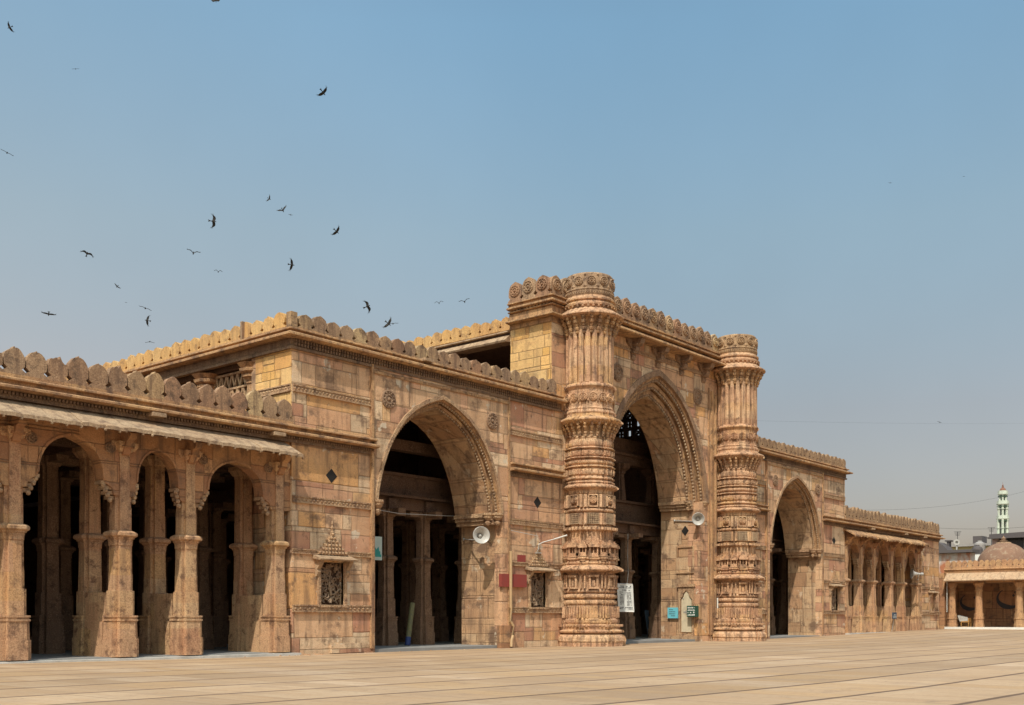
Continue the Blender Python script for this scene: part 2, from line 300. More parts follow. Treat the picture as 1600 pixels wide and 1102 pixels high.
# ---------------------------------------------------------------- mesh helpers
class MB:
    def __init__(s): s.v = []; s.f = []
    def add(s, vs, fs):
        o = len(s.v); s.v += [tuple(p) for p in vs]; s.f += [tuple(i + o for i in f) for f in fs]
    def box(s, x0, x1, y0, y1, z0, z1):
        s.add([(x0, y0, z0), (x1, y0, z0), (x1, y1, z0), (x0, y1, z0), (x0, y0, z1), (x1, y0, z1), (x1, y1, z1), (x0, y1, z1)],
              [(0, 3, 2, 1), (4, 5, 6, 7), (0, 1, 5, 4), (1, 2, 6, 5), (2, 3, 7, 6), (3, 0, 4, 7)])
    def loft(s, rings, cap=True):
        n = len(rings[0]); vs = [p for r in rings for p in r]; fs = []
        for k in range(len(rings) - 1):
            for i in range(n):
                j = (i + 1) % n; fs.append((k * n + i, k * n + j, (k + 1) * n + j, (k + 1) * n + i))
        if cap: fs += [tuple(range(n))[::-1], tuple((len(rings) - 1) * n + i for i in range(n))]
        s.add(vs, fs)
    def prism(s, pts, y0, y1):            # outline in (x, z), extruded along y
        s.loft([[(x, y0, z) for x, z in pts], [(x, y1, z) for x, z in pts]])
    def prism_x(s, pts, x0, x1):          # outline in (y, z), extruded along x
        s.loft([[(x0, y, z) for y, z in pts], [(x1, y, z) for y, z in pts]])
    def sweep(s, path, prof, closed=False):   # path [(x,y)], prof [(out,z)] closed outline; out is to the right of travel
        n = len(path); rings = []
        for i in range(n):
            p = Vector(path[i]); ds = []
            if i > 0: ds.append((p - Vector(path[i - 1])).normalized())
            if i < n - 1: ds.append((Vector(path[i + 1]) - p).normalized())
            ns = [Vector((d.y, -d.x)) for d in ds]
            if len(ns) == 2:
                m = (ns[0] + ns[1]).normalized(); m = m / max(0.3, m.dot(ns[0]))
            else: m = ns[0]
            rings.append([(p.x + m.x * o, p.y + m.y * o, z) for o, z in prof])
        s.loft(rings)
    def tube(s, pts, r, n=8):
        rings = []
        pts = [Vector(p) for p in pts]
        for i, p in enumerate(pts):
            d = (pts[min(i + 1, len(pts) - 1)] - pts[max(i - 1, 0)]).normalized()
            a = d.cross(Vector((0, 0, 1)))
            if a.length < 1e-3: a = d.cross(Vector((0, 1, 0)))
            a.normalize(); b = d.cross(a)
            rr = r[i] if isinstance(r, (list, tuple)) else r
            rings.append([p + (a * math.cos(2 * PI * k / n) + b * math.sin(2 * PI * k / n)) * rr for k in range(n)])
        s.loft(rings)
    def lathe(s, c, prof, n=16, axis=(0, 0, 1), fac=None):   # prof [(r, h)]
        ax = Vector(axis).normalized(); a = ax.cross(Vector((0, 0, 1)))
        if a.length < 1e-3: a = Vector((1, 0, 0))
        a.normalize(); b = ax.cross(a); c = Vector(c)
        s.loft([[c + ax * h + (a * math.cos(2 * PI * k / n) + b * math.sin(2 * PI * k / n)) * max(r, 1e-4) for k in range(n)] for r, h in prof])
    def ball(s, c, r, n=6, sz=1.0):
        s.lathe(c, [(r * math.sin(PI * k / 4), -r * sz * math.cos(PI * k / 4)) for k in range(5)], n)
    def rosette(s, c, nrm, r, petals=10):
        nrm = Vector(nrm).normalized()
        s.lathe(c, [(r, -.02), (r, .035), (.88 * r, .05), (.82 * r, .02), (.62 * r, .02), (.56 * r, .05), (.42 * r, .05), (.37 * r, .025), (.22 * r, .025), (.17 * r, .06), (0.02, .075)], 20, nrm)
        a = nrm.cross(Vector((0, 0, 1))).normalized(); b = nrm.cross(a)
        for k in range(petals):
            t = 2 * PI * k / petals
            s.ball(Vector(c) + nrm * .025 + (a * math.cos(t) + b * math.sin(t)) * r * .73, r * .14, 5)
    def pieces(s):
        n = len(s.v); par = list(range(n))
        def find(a):
            while par[a] != a: par[a] = par[par[a]]; a = par[a]
            return a
        for f in s.f:
            a = find(f[0])
            for i in f[1:]:
                b_ = find(i)
                if b_ != a: par[b_] = a
        isl = {}
        for i in range(n): isl.setdefault(find(i), []).append(i)
        B = []
        for idx in isl.values():
            P = [s.v[i] for i in idx]
            lo = [min(p[k] for p in P) for k in range(3)]; hi = [max(p[k] for p in P) for k in range(3)]
            B.append((idx, lo, hi, max(hi[k] - lo[k] for k in range(3))))
        g_ = list(range(len(B)))
        def fg(a):
            while g_[a] != a: g_[a] = g_[g_[a]]; a = g_[a]
            return a
        for i in range(len(B)):
            for j in range(i):
                gi, gj = fg(i), fg(j)
                if gi == gj: continue
                _, l1, h1, s1 = B[i]; _, l2, h2, s2 = B[j]
                d = math.sqrt(sum(max(0, l1[k] - h2[k], l2[k] - h1[k]) ** 2 for k in range(3)))
                if d <= max(.02, .49 * max(s1, s2)): g_[gi] = gj
        grp = {}
        for i in range(len(B)): grp.setdefault(fg(i), []).extend(B[i][0])
        return list(grp.values())
    def build(s, name, mat, parent=None, smooth=False, jitter=0.0, split=True):
        if split and parent is not None and name not in ('lettering', 'screen', 'merlon'):
            ps = s.pieces()
            if len(ps) > 1:
                wh = {}
                for k, idx in enumerate(ps):
                    for i in idx: wh[i] = k
                subs = [MB() for _ in ps]; mp = [dict() for _ in ps]
                for k, idx in enumerate(ps):
                    for q, i in enumerate(idx): mp[k][i] = q
                    subs[k].v = [s.v[i] for i in idx]
                for f in s.f:
                    k = wh[f[0]]; subs[k].f.append(tuple(mp[k][i] for i in f))
                return [x.build(name, mat, parent, smooth, jitter, False) for x in subs][0]
        me = bpy.data.meshes.new(name); me.from_pydata(s.v, [], s.f); me.update()
        bm = bmesh.new(); bm.from_mesh(me); bmesh.ops.recalc_face_normals(bm, faces=bm.faces)
        if jitter:
            for v in bm.verts:
                v.co += Vector((random.uniform(-1, 1), random.uniform(-1, 1), random.uniform(-1, 1))) * jitter
        bm.to_mesh(me); bm.free()
        if smooth:
            for p in me.polygons: p.use_smooth = True
            try: me.set_sharp_from_angle(angle=R(40))
            except Exception: pass
        me.materials.append(M[mat] if isinstance(mat, str) else mat)
        o = bpy.data.objects.new(name, me); C.objects.link(o)
        if parent is not None: link(o, parent)
        return o

def wloc(o):
    l = Vector(o.location)
    while o.parent is not None:
        o = o.parent; l = l + Vector(o.location)
    return l
def link(o, parent):     # keeps the mesh where it stands (things here are moved, never turned, before parts are added)
    o.parent = parent
    if parent.type == 'EMPTY' or parent.parent is not None or parent.location.length > 0:
        o.matrix_parent_inverse = Matrix.Translation(-base_of(parent))
BASES = {}
def base_of(o): return BASES.get(o.name, Vector((0, 0, 0)))
def tag(o, label=None, cat=None, group=None, kind=None):
    for k, v in (('label', label), ('category', cat), ('group', group), ('kind', kind)):
        if v: o[k] = v
    return o
def thing(name, loc, label, cat, group=None):
    o = bpy.data.objects.new(name, None); C.objects.link(o); o.location = loc; o.empty_display_size = 0.3
    BASES[o.name] = Vector(loc)
    return tag(o, label, cat, group)
def inst(name, mesh, parent, loc, rz=0.0, sc=(1, 1, 1)):
    o = bpy.data.objects.new(name, mesh); C.objects.link(o)
    o.location = loc; o.rotation_euler = (random.gauss(0, .012), random.gauss(0, .012), rz) if name == 'merlon' else (0, 0, rz); o.scale = sc
    if parent is not None: link(o, parent)
    return o
XM = 72.3
def mir(x): return XM - x

# ---------------------------------------------------------------- ground
def gz(x, y):
    t = min(1, max(0, (x - 42) / 28.0)); t = t * t * (3 - 2 * t)
    return -0.12 + 0.24 * t + 0.05 * min(1, max(0, (16 - x) / 8.0))
g = MB(); NX, NY = 60, 24
xs = [-20 + 95.0 * i / NX for i in range(NX + 1)]; ys = [-55 + 55.6 * j / NY for j in range(NY + 1)]
g.v = [(x, y, gz(x, y)) for x in xs for y in ys]
g.f = [(i * (NY + 1) + j, (i + 1) * (NY + 1) + j, (i + 1) * (NY + 1) + j + 1, i * (NY + 1) + j + 1) for i in range(NX) for j in range(NY)]
tag(g.build('courtyard', 'paving', smooth=True), kind='structure')
g = MB(); g.add([(-900, -900, -.35), (1200, -900, -.35), (1200, 1200, -.35), (-900, 1200, -.35)], [(0, 1, 2, 3)])
tag(g.build('ground', 'earth'), kind='structure')

# ---------------------------------------------------------------- mosque
mosque = thing('mosque', (36.15, 0, -.1), 'long golden sandstone mosque front with pointed arches, merlon parapets and two stump minarets', 'mosque')
def part(mb, name, mat, parent=None, **k): return mb.build(name, mat, parent or mosque, **k)
FZ = -0.03
b = MB(); b.box(3.9, 68.4, 0.05, 27, -.3, FZ); part(b, 'floor', 'floor')
b = MB(); b.sweep([(3.9, -.02), (18.3, -.02)], [(-.1, -.3), (.26, -.3), (.26, FZ - .025), (-.1, FZ - .025)])
b.sweep([(54.2, -.02), (68.4, -.02)], [(-.1, -.3), (.2, -.3), (.2, FZ + .08), (-.1, FZ + .08)]); part(b, 'kerb', 'kerb')
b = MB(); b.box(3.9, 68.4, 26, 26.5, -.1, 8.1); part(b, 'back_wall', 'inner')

# pointed arch curve, right half normalised (dx/a, dz/h), from springing to apex
ARC = [(1.0, 0), (.985, .10), (.955, .20), (.915, .31), (.86, .42), (.785, .54), (.69, .655), (.57, .765), (.43, .855), (.27, .925), (.12, .972), (0, 1.0)]
def arch_pts(cx, a, z0, z1):
    r = [(cx + a * u, z0 + (z1 - z0) * v) for u, v in ARC]
    l = [(2 * cx - x, z) for x, z in r]
    return l + r[::-1][1:]              # left springing -> apex -> right springing
def ring(mb, cx, o, i, z0, y0, y1, extra=None):   # o, i = (half width, apex z)
    A = arch_pts(cx, o[0], z0, o[1]); B = arch_pts(cx, i[0], z0, i[1])
    for k in range(len(A) - 1):
        p = [A[k], A[k + 1], B[k + 1], B[k]]
        mb.loft([[(x, y0, z) for x, z in p], [(x, y1, z) for x, z in p]])
def beads(mb, cx, a, z0, z1, y, step, r):
    A = [Vector(p) for p in arch_pts(cx, a, z0, z1)]; acc = 0.0
    for k in range(len(A) - 1):
        L = (A[k + 1] - A[k]).length; t = acc
        while t < L:
            p = A[k].lerp(A[k + 1], t / L); mb.ball((p.x, y, p.y), r, 6, 1.15); t += step
        acc = t - L

def arch_bay(cx, x0, x1, a_out, a_in, jamb, z0, z1, zi, ztop, yf, yb, wallm, big=False):
    # wall with a notch shaped as the outer order; the inner orders step back behind it
    cur = arch_pts(cx, a_out, z0, z1)
    out = [(x0, FZ - .2), (x0, ztop), (x1, ztop), (x1, FZ - .2), (cx + jamb, FZ - .2), (cx + jamb, z0)] + cur[::-1] + [(cx - jamb, z0), (cx - jamb, FZ - .2)]
    st = 0.55 if big else 0.34
    w = MB(); w.prism(out, yf, yf + st); part(w, 'arch_wall', wallm)
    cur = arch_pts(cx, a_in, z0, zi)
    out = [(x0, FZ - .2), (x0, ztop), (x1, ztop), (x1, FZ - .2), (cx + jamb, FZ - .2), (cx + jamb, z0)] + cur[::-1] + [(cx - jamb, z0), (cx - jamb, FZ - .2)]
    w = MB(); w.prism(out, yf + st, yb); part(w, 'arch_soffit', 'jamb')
    n = 3 if big else 2; m = MB()
    for k in range(n):
        t0, t1 = k / n, (k + .62) / n
        o = (a_out + (a_in - a_out) * t0, z1 + (zi - z1) * t0); i = (a_out + (a_in - a_out) * t1, z1 + (zi - z1) * t1)
        ring(m, cx, o, i, z0, yf + st * (t0 + .12), yf + st + .01)
    part(m, 'arch_moulding', 'cornice')
    m = MB(); ring(m, cx, (a_out + (.17 if big else .07), z1 + (.2 if big else .09)), (a_out - .03, z1 - .035), z0, yf - .05, yf + .1)
    part(m, 'arch_label', 'dark_carve' if big else 'carve')
    m = MB()
    for k in range(n):
        t = (k + .82) / n
        beads(m, cx, a_out + (a_in - a_out) * t, z0, z1 + (zi - z1) * t, yf + st * (k + .66) / n, .105 if not big else .14, .036 if not big else .048)
    part(m, 'bead_moulding', 'eave')
    # springer corbels
    for sg in (-1, 1):
        e = cx + sg * jamb; c = MB()
        inn = cx + sg * (a_in - .1)
        for q, (zz0, zz1, ex) in enumerate(((z0 - .06, z0 + .07, .06), (z0 - .17, z0 - .065, .0), (z0 - .30, z0 - .175, -.07))):
            lo, hi = sorted((inn + sg * (.06 - ex), e + sg * .04))
            if hi - lo > .02: c.box(lo, hi, yf + st * .5, yb - .04, zz0, zz1)
        for q in range(2):
            xx = cx + sg * (a_out - .1 - q * (a_out - a_in) * .8); yy = yf + .05 + q * st * .7
            c.lathe((xx, yy + .02, z0 - .36), [(.02, 0), (.07, .04), (.10, .12), (.06, .17), (.15, .27), (.16, .33), (.19, .36), (.19, .42)], 10)
        part(c, 'springer', 'carve')
    return

def carved_band(mb, path_x0, path_x1, y, z, h, out=.05, step=.16):
    mb.box(path_x0, path_x1, y - out, y + .1, z, z + h)
    mb.box(path_x0 - .0, path_x1 + .0, y - out - .025, y + .1, z + h, z + h + .035)
    mb.box(path_x0 - .0, path_x1 + .0, y - out - .025, y + .1, z - .035, z)
    x = path_x0 + step / 2
    while x < path_x1:
        r = step * .42; hh = h * .42; c = (x, y - out - .03, z + h / 2)
        q = [(x - r, y - out + .002, z + h / 2), (x, y - out + .002, z + h / 2 - hh), (x + r, y - out + .002, z + h / 2), (x, y - out + .002, z + h / 2 + hh)]
        mb.add(q + [c], [(0, 1, 4), (1, 2, 4), (2, 3, 4), (3, 0, 4)])
        x += step

def carved_band_y(mb, y0, y1, x, z, h, out=.05, step=.16):
    mb.box(x - out, x + .1, y0, y1, z, z + h)
    mb.box(x - out - .025, x + .1, y0, y1, z + h, z + h + .035)
    mb.box(x - out - .025, x + .1, y0, y1, z - .035, z)
    y = y0 + step / 2
    while y < y1:
        r = step * .42; hh = h * .42; c = (x - out - .03, y, z + h / 2)
        q = [(x - out + .002, y - r, z + h / 2), (x - out + .002, y, z + h / 2 - hh), (x - out + .002, y + r, z + h / 2), (x - out + .002, y, z + h / 2 + hh)]
        mb.add(q + [c], [(0, 1, 4), (1, 2, 4), (2, 3, 4), (3, 0, 4)])
        y += step

# merlons: mesh variants, local x along the parapet, y depth 0..d
def merlon_mesh(name, p, h, d, kind, mat, worn=0.0):
    hp = p / 2
    if kind == 'tall':
        half = [(hp, 0), (hp, .20 * h), (hp - .07, .29 * h), (hp - .014, .39 * h), (hp - .006, .66 * h), (hp - .05, .80 * h), (hp * .52, .90 * h), (hp * .2, .955 * h), (0, h)]
    else:
        half = [(hp, 0), (hp, .10 * h), (hp - .085, .205 * h), (hp - .018, .30 * h), (hp - .008, .46 * h), (hp - .016, .60 * h), (hp * .84, .74 * h), (hp * .66, .85 * h), (hp * .42, .925 * h), (hp * .18, .965 * h), (hp * .05, .985 * h), (0, h * 1.01)]
    pts = half + [(-x, z) for x, z in half[::-1][1:]]
    if worn:
        pts = [(x, z - (random.uniform(0, worn) * h if z > .6 * h else 0)) for x, z in pts]
    pts = [(x + random.uniform(-.006, .006) * (z > .3 * h), z + random.uniform(-.006, .006) * (z > .3 * h)) for x, z in pts]
    mb = MB()
    ins = [(x * .93, z - .02 * (z > .3 * h)) for x, z in pts]
    mb.loft([[(x, .025, z) for x, z in ins] if 0 else [(x, 0, z) for x, z in pts], [(x, d, z) for x, z in pts]])
    if kind == 'rose':
        mb.rosette((0, -.0, h * .56), (0, -1, 0), hp * .72, 9)
        mb.rosette((0, d, h * .56), (0, 1, 0), hp * .72, 9)
    o = mb.build(name, mat); me = o.data; bpy.data.objects.remove(o)
    return me
LOWM = [merlon_mesh('merlon', .478, .64, .16, 'round', 'merlon', w) for w in (0, .03, .06, .10, .20, 0, .07)]
MEDM = [merlon_mesh('merlon', .488, .52, .15, 'tall', 'merlon', w) for w in (0, .04, .02, .09, .03)]
MEDW = [merlon_mesh('merlon', .488, .52, .15, 'tall', 'merlon_warm', w) for w in (.02, .04, 0, .07)]
CLOM = [merlon_mesh('merlon', .488, .52, .15, 'round', 'cloister', w) for w in (.02, .05, 0, .08)]
ROSM = [merlon_mesh('merlon', .62, .80, .18, 'rose', 'merlon', w) for w in (0, .02, 0)]
def merlon_row(par, meshes, p0, dirv, n, pitch, z, rz, rnd=.012):
    for i in range(n):
        t = (i + .5) * pitch
        inst('merlon', random.choice(meshes), par, (p0[0] + dirv[0] * t, p0[1] + dirv[1] * t, z + random.uniform(-rnd, rnd)), rz, (1, random.uniform(.9, 1.1), random.uniform(.90, 1.05)))
def merlon_mass(par, meshes, p0, dirv, n, pitch, z, rz):
    mb = MB(); ca, sa = math.cos(rz), math.sin(rz)
    for i in range(n):
        t = (i + .5) * pitch; me = random.choice(meshes); k = random.uniform(.95, 1.04)
        mb.add([(p0[0] + dirv[0] * t + v.co.x * ca - v.co.y * sa, p0[1] + dirv[1] * t + v.co.x * sa + v.co.y * ca, z + v.co.z * k) for v in me.vertices], [tuple(p.vertices) for p in me.polygons])
    tag(mb.build('merlon', 'merlon', par), kind='stuff')

# cornice profiles (out, z)
def lip(z, o, h=.09, b=-.08):
    return [(b, z), (o * .55, z), (o, z + h * .25), (o, z + h * .7), (o * .8, z + h), (b, z + h)]
def dentils(mb, x0, x1, y, z, h, step=.09, out=.05):
    x = x0
    while x < x1:
        mb.box(x, x + step * .55, y - out, y + .02, z, z + h); x += step

# ---- columns
def sqplan(s, n=.19):
    a = s; c = s * (1 - 2 * n)
    return [(a, -c), (a, c), (c, c), (c, a), (-c, a), (-c, c), (-a, c), (-a, -c), (-c, -c), (-c, -a), (c, -a), (c, -c)]
def plan8(s):
    t = s * .414; return [(s, -t), (s, t), (t, s), (-t, s), (-s, t), (-s, -t), (-t, -s), (t, -s)]
def stack(mb, prof, plan=sqplan):
    mb.loft([[(x, y, z) for x, y in plan(s)] for z, s in prof])
BASEP = [(FZ, .345), (.40, .345), (.402, .322), (.80, .312), (.802, .334), (.845, .334), (.847, .312), (.885, .312), (.887, .334), (.93, .334), (.932, .27)]
DADOP = [(.932, .262), (1.505, .26), (1.51, .232)]
SHAFT = [(1.51, .228), (1.90, .226), (1.905, .220), (2.55, .212), (2.556, .228), (2.68, .228)]
COLL = [(2.66, .236), (2.705, .236), (2.71, .262), (2.745, .266), (2.765, .305), (2.785, .325), (2.84, .325), (2.87, .30), (2.90, .235), (2.905, .2)]
def SHUP(zt): return [(2.9, .208), (3.45, .206), (3.455, .2), (zt - .32, .198)]
def CAPP(zt): return [(zt - .32, .21), (zt - .24, .21), (zt - .23, .25), (zt - .12, .32), (zt - .10, .34), (zt, .34)]
def mk(name, prof, mat='column', plan=sqplan):
    mb = MB(); stack(mb, prof, plan); o = mb.build(name, mat, jitter=.002); me = o.data; bpy.data.objects.remove(o); return me
ZT = 4.95
ME_BASE, ME_DADO, ME_SHAFT, ME_COLL, ME_CAP = mk('base', BASEP), mk('dado', DADOP), mk('shaft', SHAFT + SHUP(ZT)[0:]), mk('collar', COLL, plan=sqplan), mk('capital', CAPP(ZT))
def column(x, y):
    c = inst('column', ME_SHAFT, mosque, (x, y, 0)); BASES_c = Vector((x, y, 0))
    for nm, me in (('base', ME_BASE), ('dado', ME_DADO), ('collar', ME_COLL), ('capital', ME_CAP)):
        o = bpy.data.objects.new(nm, me); C.objects.link(o); o.parent = c
    return c
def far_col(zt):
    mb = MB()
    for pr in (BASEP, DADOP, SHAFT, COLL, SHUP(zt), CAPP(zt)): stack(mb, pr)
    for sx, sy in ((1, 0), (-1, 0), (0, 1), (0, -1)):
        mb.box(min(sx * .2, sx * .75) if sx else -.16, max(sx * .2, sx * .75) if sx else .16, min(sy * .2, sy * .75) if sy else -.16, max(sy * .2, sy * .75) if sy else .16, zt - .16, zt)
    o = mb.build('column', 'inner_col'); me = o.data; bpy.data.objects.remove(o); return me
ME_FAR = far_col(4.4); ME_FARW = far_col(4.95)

# ---- low arcaded wings
def wing(cols, xa, xb, apex, full):
    # xa..xb extent of arcade; cols: column centres (left to right) ; spandrel wall with arches between them
    top = 5.55; sp = 4.06; y0, y1 = .07, .42
    out = [(xa, top), (xb, top), (xb, 3.72)]
    cs = sorted(cols, reverse=True)
    hw = .2
    for k, c in enumerate(cs):
        out += [(min(xb, c + hw), 3.70), (c - hw, 3.70)] if k or c + hw < xb else [(c - hw, 3.70)]
        if k + 1 < len(cs):
            nx = cs[k + 1]; L, Rr = nx + hw, c - hw; wd = (Rr - L); cx = (L + Rr) / 2
            a = wd / 2 - (.33 if wd > 1.9 else .14); az = apex[k % len(apex)]
            out += [(Rr - .06, 3.72), (Rr - .10, 3.86), (Rr - .2 * (wd > 1.9) - .08, 3.98), (cx + a + .015, 4.03)]
            out += [(cx + a * math.cos(t * PI / 12), sp + (az - sp) * (math.sin(t * PI / 12) ** .92 + (.04 if t == 6 else 0))) for t in range(13)]
            out += [(cx - a - .015, 4.03), (L + .2 * (wd > 1.9) + .08, 3.98), (L + .10, 3.86), (L + .06, 3.72)]
    out += [(xa, 3.70)]
    m = MB(); m.prism(out, y0, y1); part(m, 'arcade_wall', 'arcade')
    # raised rim round each arch, rosettes, brackets
    rim = MB(); br = MB(); ro = MB()
    for k in range(len(cs) - 1):
        nx, c = cs[k + 1], cs[k]; L, Rr = nx + hw, c - hw; wd = Rr - L; cx = (L + Rr) / 2
        a = wd / 2 - (.33 if wd > 1.9 else .14); az = apex[k % len(apex)]
        A = [(cx + a * math.cos(t * PI / 16), sp + (az - sp) * (math.sin(t * PI / 16) ** .92 + (.04 if t == 8 else 0))) for t in range(17)]
        for q in range(16):
            p, r = A[q], A[q + 1]; s = 1.07
            P2 = [(cx + (p[0] - cx) * s, sp + (p[1] - sp) * s), (cx + (r[0] - cx) * s, sp + (r[1] - sp) * s)]
            pl = [p, r, P2[1], P2[0]]
            rim.loft([[(x, y0 - .03, z) for x, z in pl], [(x, y0 + .02, z) for x, z in pl]])
        for sg in (-1, 1):
            e = cx + sg * (wd / 2 - .02)
            for q in range(4):
                wq = (.34 if wd > 1.9 else .16) * (1 - q * .2)
                lo, hi = sorted((e, e - sg * wq)); br.box(lo, hi, y0 + .02 + .02 * q, y1 - .02 - .02 * q, 3.94 - q * .11, 4.02 - q * .11)
                br.ball((e - sg * wq * .8, y0 + .06, 3.92 - q * .11), .06, 6)
            if wd > 1.9: ro.rosette((cx + sg * (wd / 2 - .16), y0, 4.78), (0, -1, 0), .13, 8)
    part(rim, 'arch_rim', 'arcade'); part(br, 'arch_bracket', 'carve'); part(ro, 'rosette', 'dark_carve')
    return cs
def eave(x0, x1, mat='eave'):
    # sloped stone slabs, each a little different, with ribs under the scalloped edge
    mb = MB(); x = x0
    while x < x1 - .05:
        w = min(random.uniform(.5, .8), x1 - x); dz = random.uniform(-.03, .03); dy = random.uniform(-.04, .04)
        n = max(2, int(w / .16)); top = []; bot = []
        for i in range(n + 1):
            xx = x + (w - .012) * i / n; sc = .018 * (i % 2)
            top.append([(xx, .06, 5.53 + dz * .3), (xx, -.36, 5.32 + dz * .6 + sc * .6), (xx, -.72 + dy, 5.13 + dz + sc)])
            bot.append([(xx, .06, 5.45 + dz * .3), (xx, -.36, 5.24 + dz * .6 + sc * .3), (xx, -.72 + dy, 5.055 + dz + sc * .6)])
        for i in range(n):
            p, q, r, s = top[i], top[i + 1], bot[i], bot[i + 1]
            vs = p + q + r + s; mb.add(vs, [(0, 1, 4, 3), (1, 2, 5, 4), (6, 9, 10, 7), (7, 10, 11, 8), (2, 8, 11, 5), (0, 3, 9, 6)] + ([(0, 6, 7, 1), (1, 7, 8, 2)] if i == 0 else []) + ([(3, 4, 10, 9), (4, 5, 11, 10)] if i == n - 1 else []))
        for i in range(0, n + 1, 2):
            xx = x + (w - .012) * i / n; mb.ball((xx, -.69 + dy, 5.045 + dz), .035, 5)
        x += w
    return part(mb, 'eave', mat)
def eave_bracket(x):
    mb = MB()
    mb.prism_x([(.1, 4.62), (-.04, 4.66), (-.08, 4.78), (-.16, 4.84), (-.19, 4.95), (-.30, 5.0), (-.34, 5.12), (.1, 5.35)], x - .09, x + .09)
    mb.box(x - .15, x + .15, -.12, .1, 4.80, 4.86)
    return mb
LCOLS = [6.3, 9.1, 10.84, 13.40, 15.15, 17.84]
RCOLS = [54.46, 56.4, 58.2, 60.75, 62.55, 64.95]
wing(LCOLS, 5.6, 18.2, (4.80, 4.83, 4.91, 4.83, 4.8), True)
wing(RCOLS, 54.1, 65.3, (4.80, 4.83, 4.91, 4.83, 4.8), False)
for xs_, ends in ((LCOLS, 17.84), (RCOLS, 54.46)):
    br = MB()
    for x in xs_:
        e = eave_bracket(x); br.add(e.v, e.f)
    part(br, 'eave_bracket', 'arcade')
    bb = MB()
    for x in xs_:
        column(x, .24); column(x, 1.62)
        bb.box(x - .31, x + .31, .5, 1.3, FZ, .79); bb.box(x - .26, x + .26, .45, 1.4, .79, 1.47)
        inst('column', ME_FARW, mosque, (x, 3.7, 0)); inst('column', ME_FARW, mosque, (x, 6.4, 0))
    part(bb, 'column_plinth', 'column')
    x0, x1 = min(xs_) - .3, max(xs_) + .3
    cb = MB()
    for y in (1.62, 3.7, 6.4, 9.0): cb.box(x0, x1, y - .2, y + .2, 4.95, 5.3)
    for x in xs_: cb.box(x - .2, x + .2, .43, 9.0, 4.945, 5.25)
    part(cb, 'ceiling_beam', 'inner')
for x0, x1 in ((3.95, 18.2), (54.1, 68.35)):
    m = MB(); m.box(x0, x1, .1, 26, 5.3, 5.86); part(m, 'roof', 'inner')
m = MB(); m.box(65.3, 68.35, .0, 1.8, -.2, 5.55); m.box(67.95, 68.35, 1.8, 26, -.2, 5.5); part(m, 'end_wall', 'wall')
m = MB(); m.box(3.95, 5.6, 0, 1.8, -.2, 5.55); m.box(3.95, 4.3, 1.8, 26, -.2, 5.5); part(m, 'end_wall', 'wall')
eave(5.0, 18.02); eave(53.9, 64.8, 'cornice')
# low cornices: run along the wing and on across the flanking panel of the taller block
LP = [lip(5.70, .30, .10), [(-.05, 5.80), (.10, 5.80), (.10, 5.90), (-.05, 5.90)], lip(5.90, .20, .08)]
for p0, p1 in (((3.95, 0), (21.12, 0)), ((27.08, 0), (29.95, 0)), ((42.4, 0), (45.25, 0)), ((51.2, 0), (68.35, 0))):
    m = MB()
    for pr in LP: m.sweep([p0, p1] if p1[0] < 68 else [p0, p1, (68.35, 8)], pr)
    part(m, 'cornice', 'cornice')
    m = MB(); m.sweep([p0, p1], [(-.05, 5.53), (.04, 5.53), (.04, 5.70), (-.05, 5.70)]); dentils(m, p0[0] + .05, p1[0] - .05, -.04, 5.62, .06, .085, .06); part(m, 'fascia', 'fascia', split=False)
sp = MB()
for x in (13.9, 17.4, 22.9, 57.0, 61.9, 65.0): sp.box(x, x + .35, -.34, 0, 5.60 if x < 20 or x > 50 else 8.52, 5.69 if x < 20 or x > 50 else 8.61)
part(sp, 'water_spout', 'eave')
pb = MB(); pb.box(3.95, 18.2, -.06, .16, 5.96, 6.07); P1 = part(pb, 'parapet', 'cornice')
merlon_row(P1, LOWM, (9.6, -.04), (1, 0), 18, .478, 6.06, 0)
pb = MB(); pb.box(54.1, 68.35, -.06, .16, 5.96, 6.07); pb.box(68.2, 68.35, .16, 9, 5.96, 6.07); P2 = part(pb, 'parapet', 'cornice')
merlon_mass(P2, LOWM, (54.1, -.04), (1, 0), 30, .475, 6.06, 0)
merlon_mass(P2, LOWM, (68.36, 0), (0, 1), 18, .475, 6.06, PI / 2)

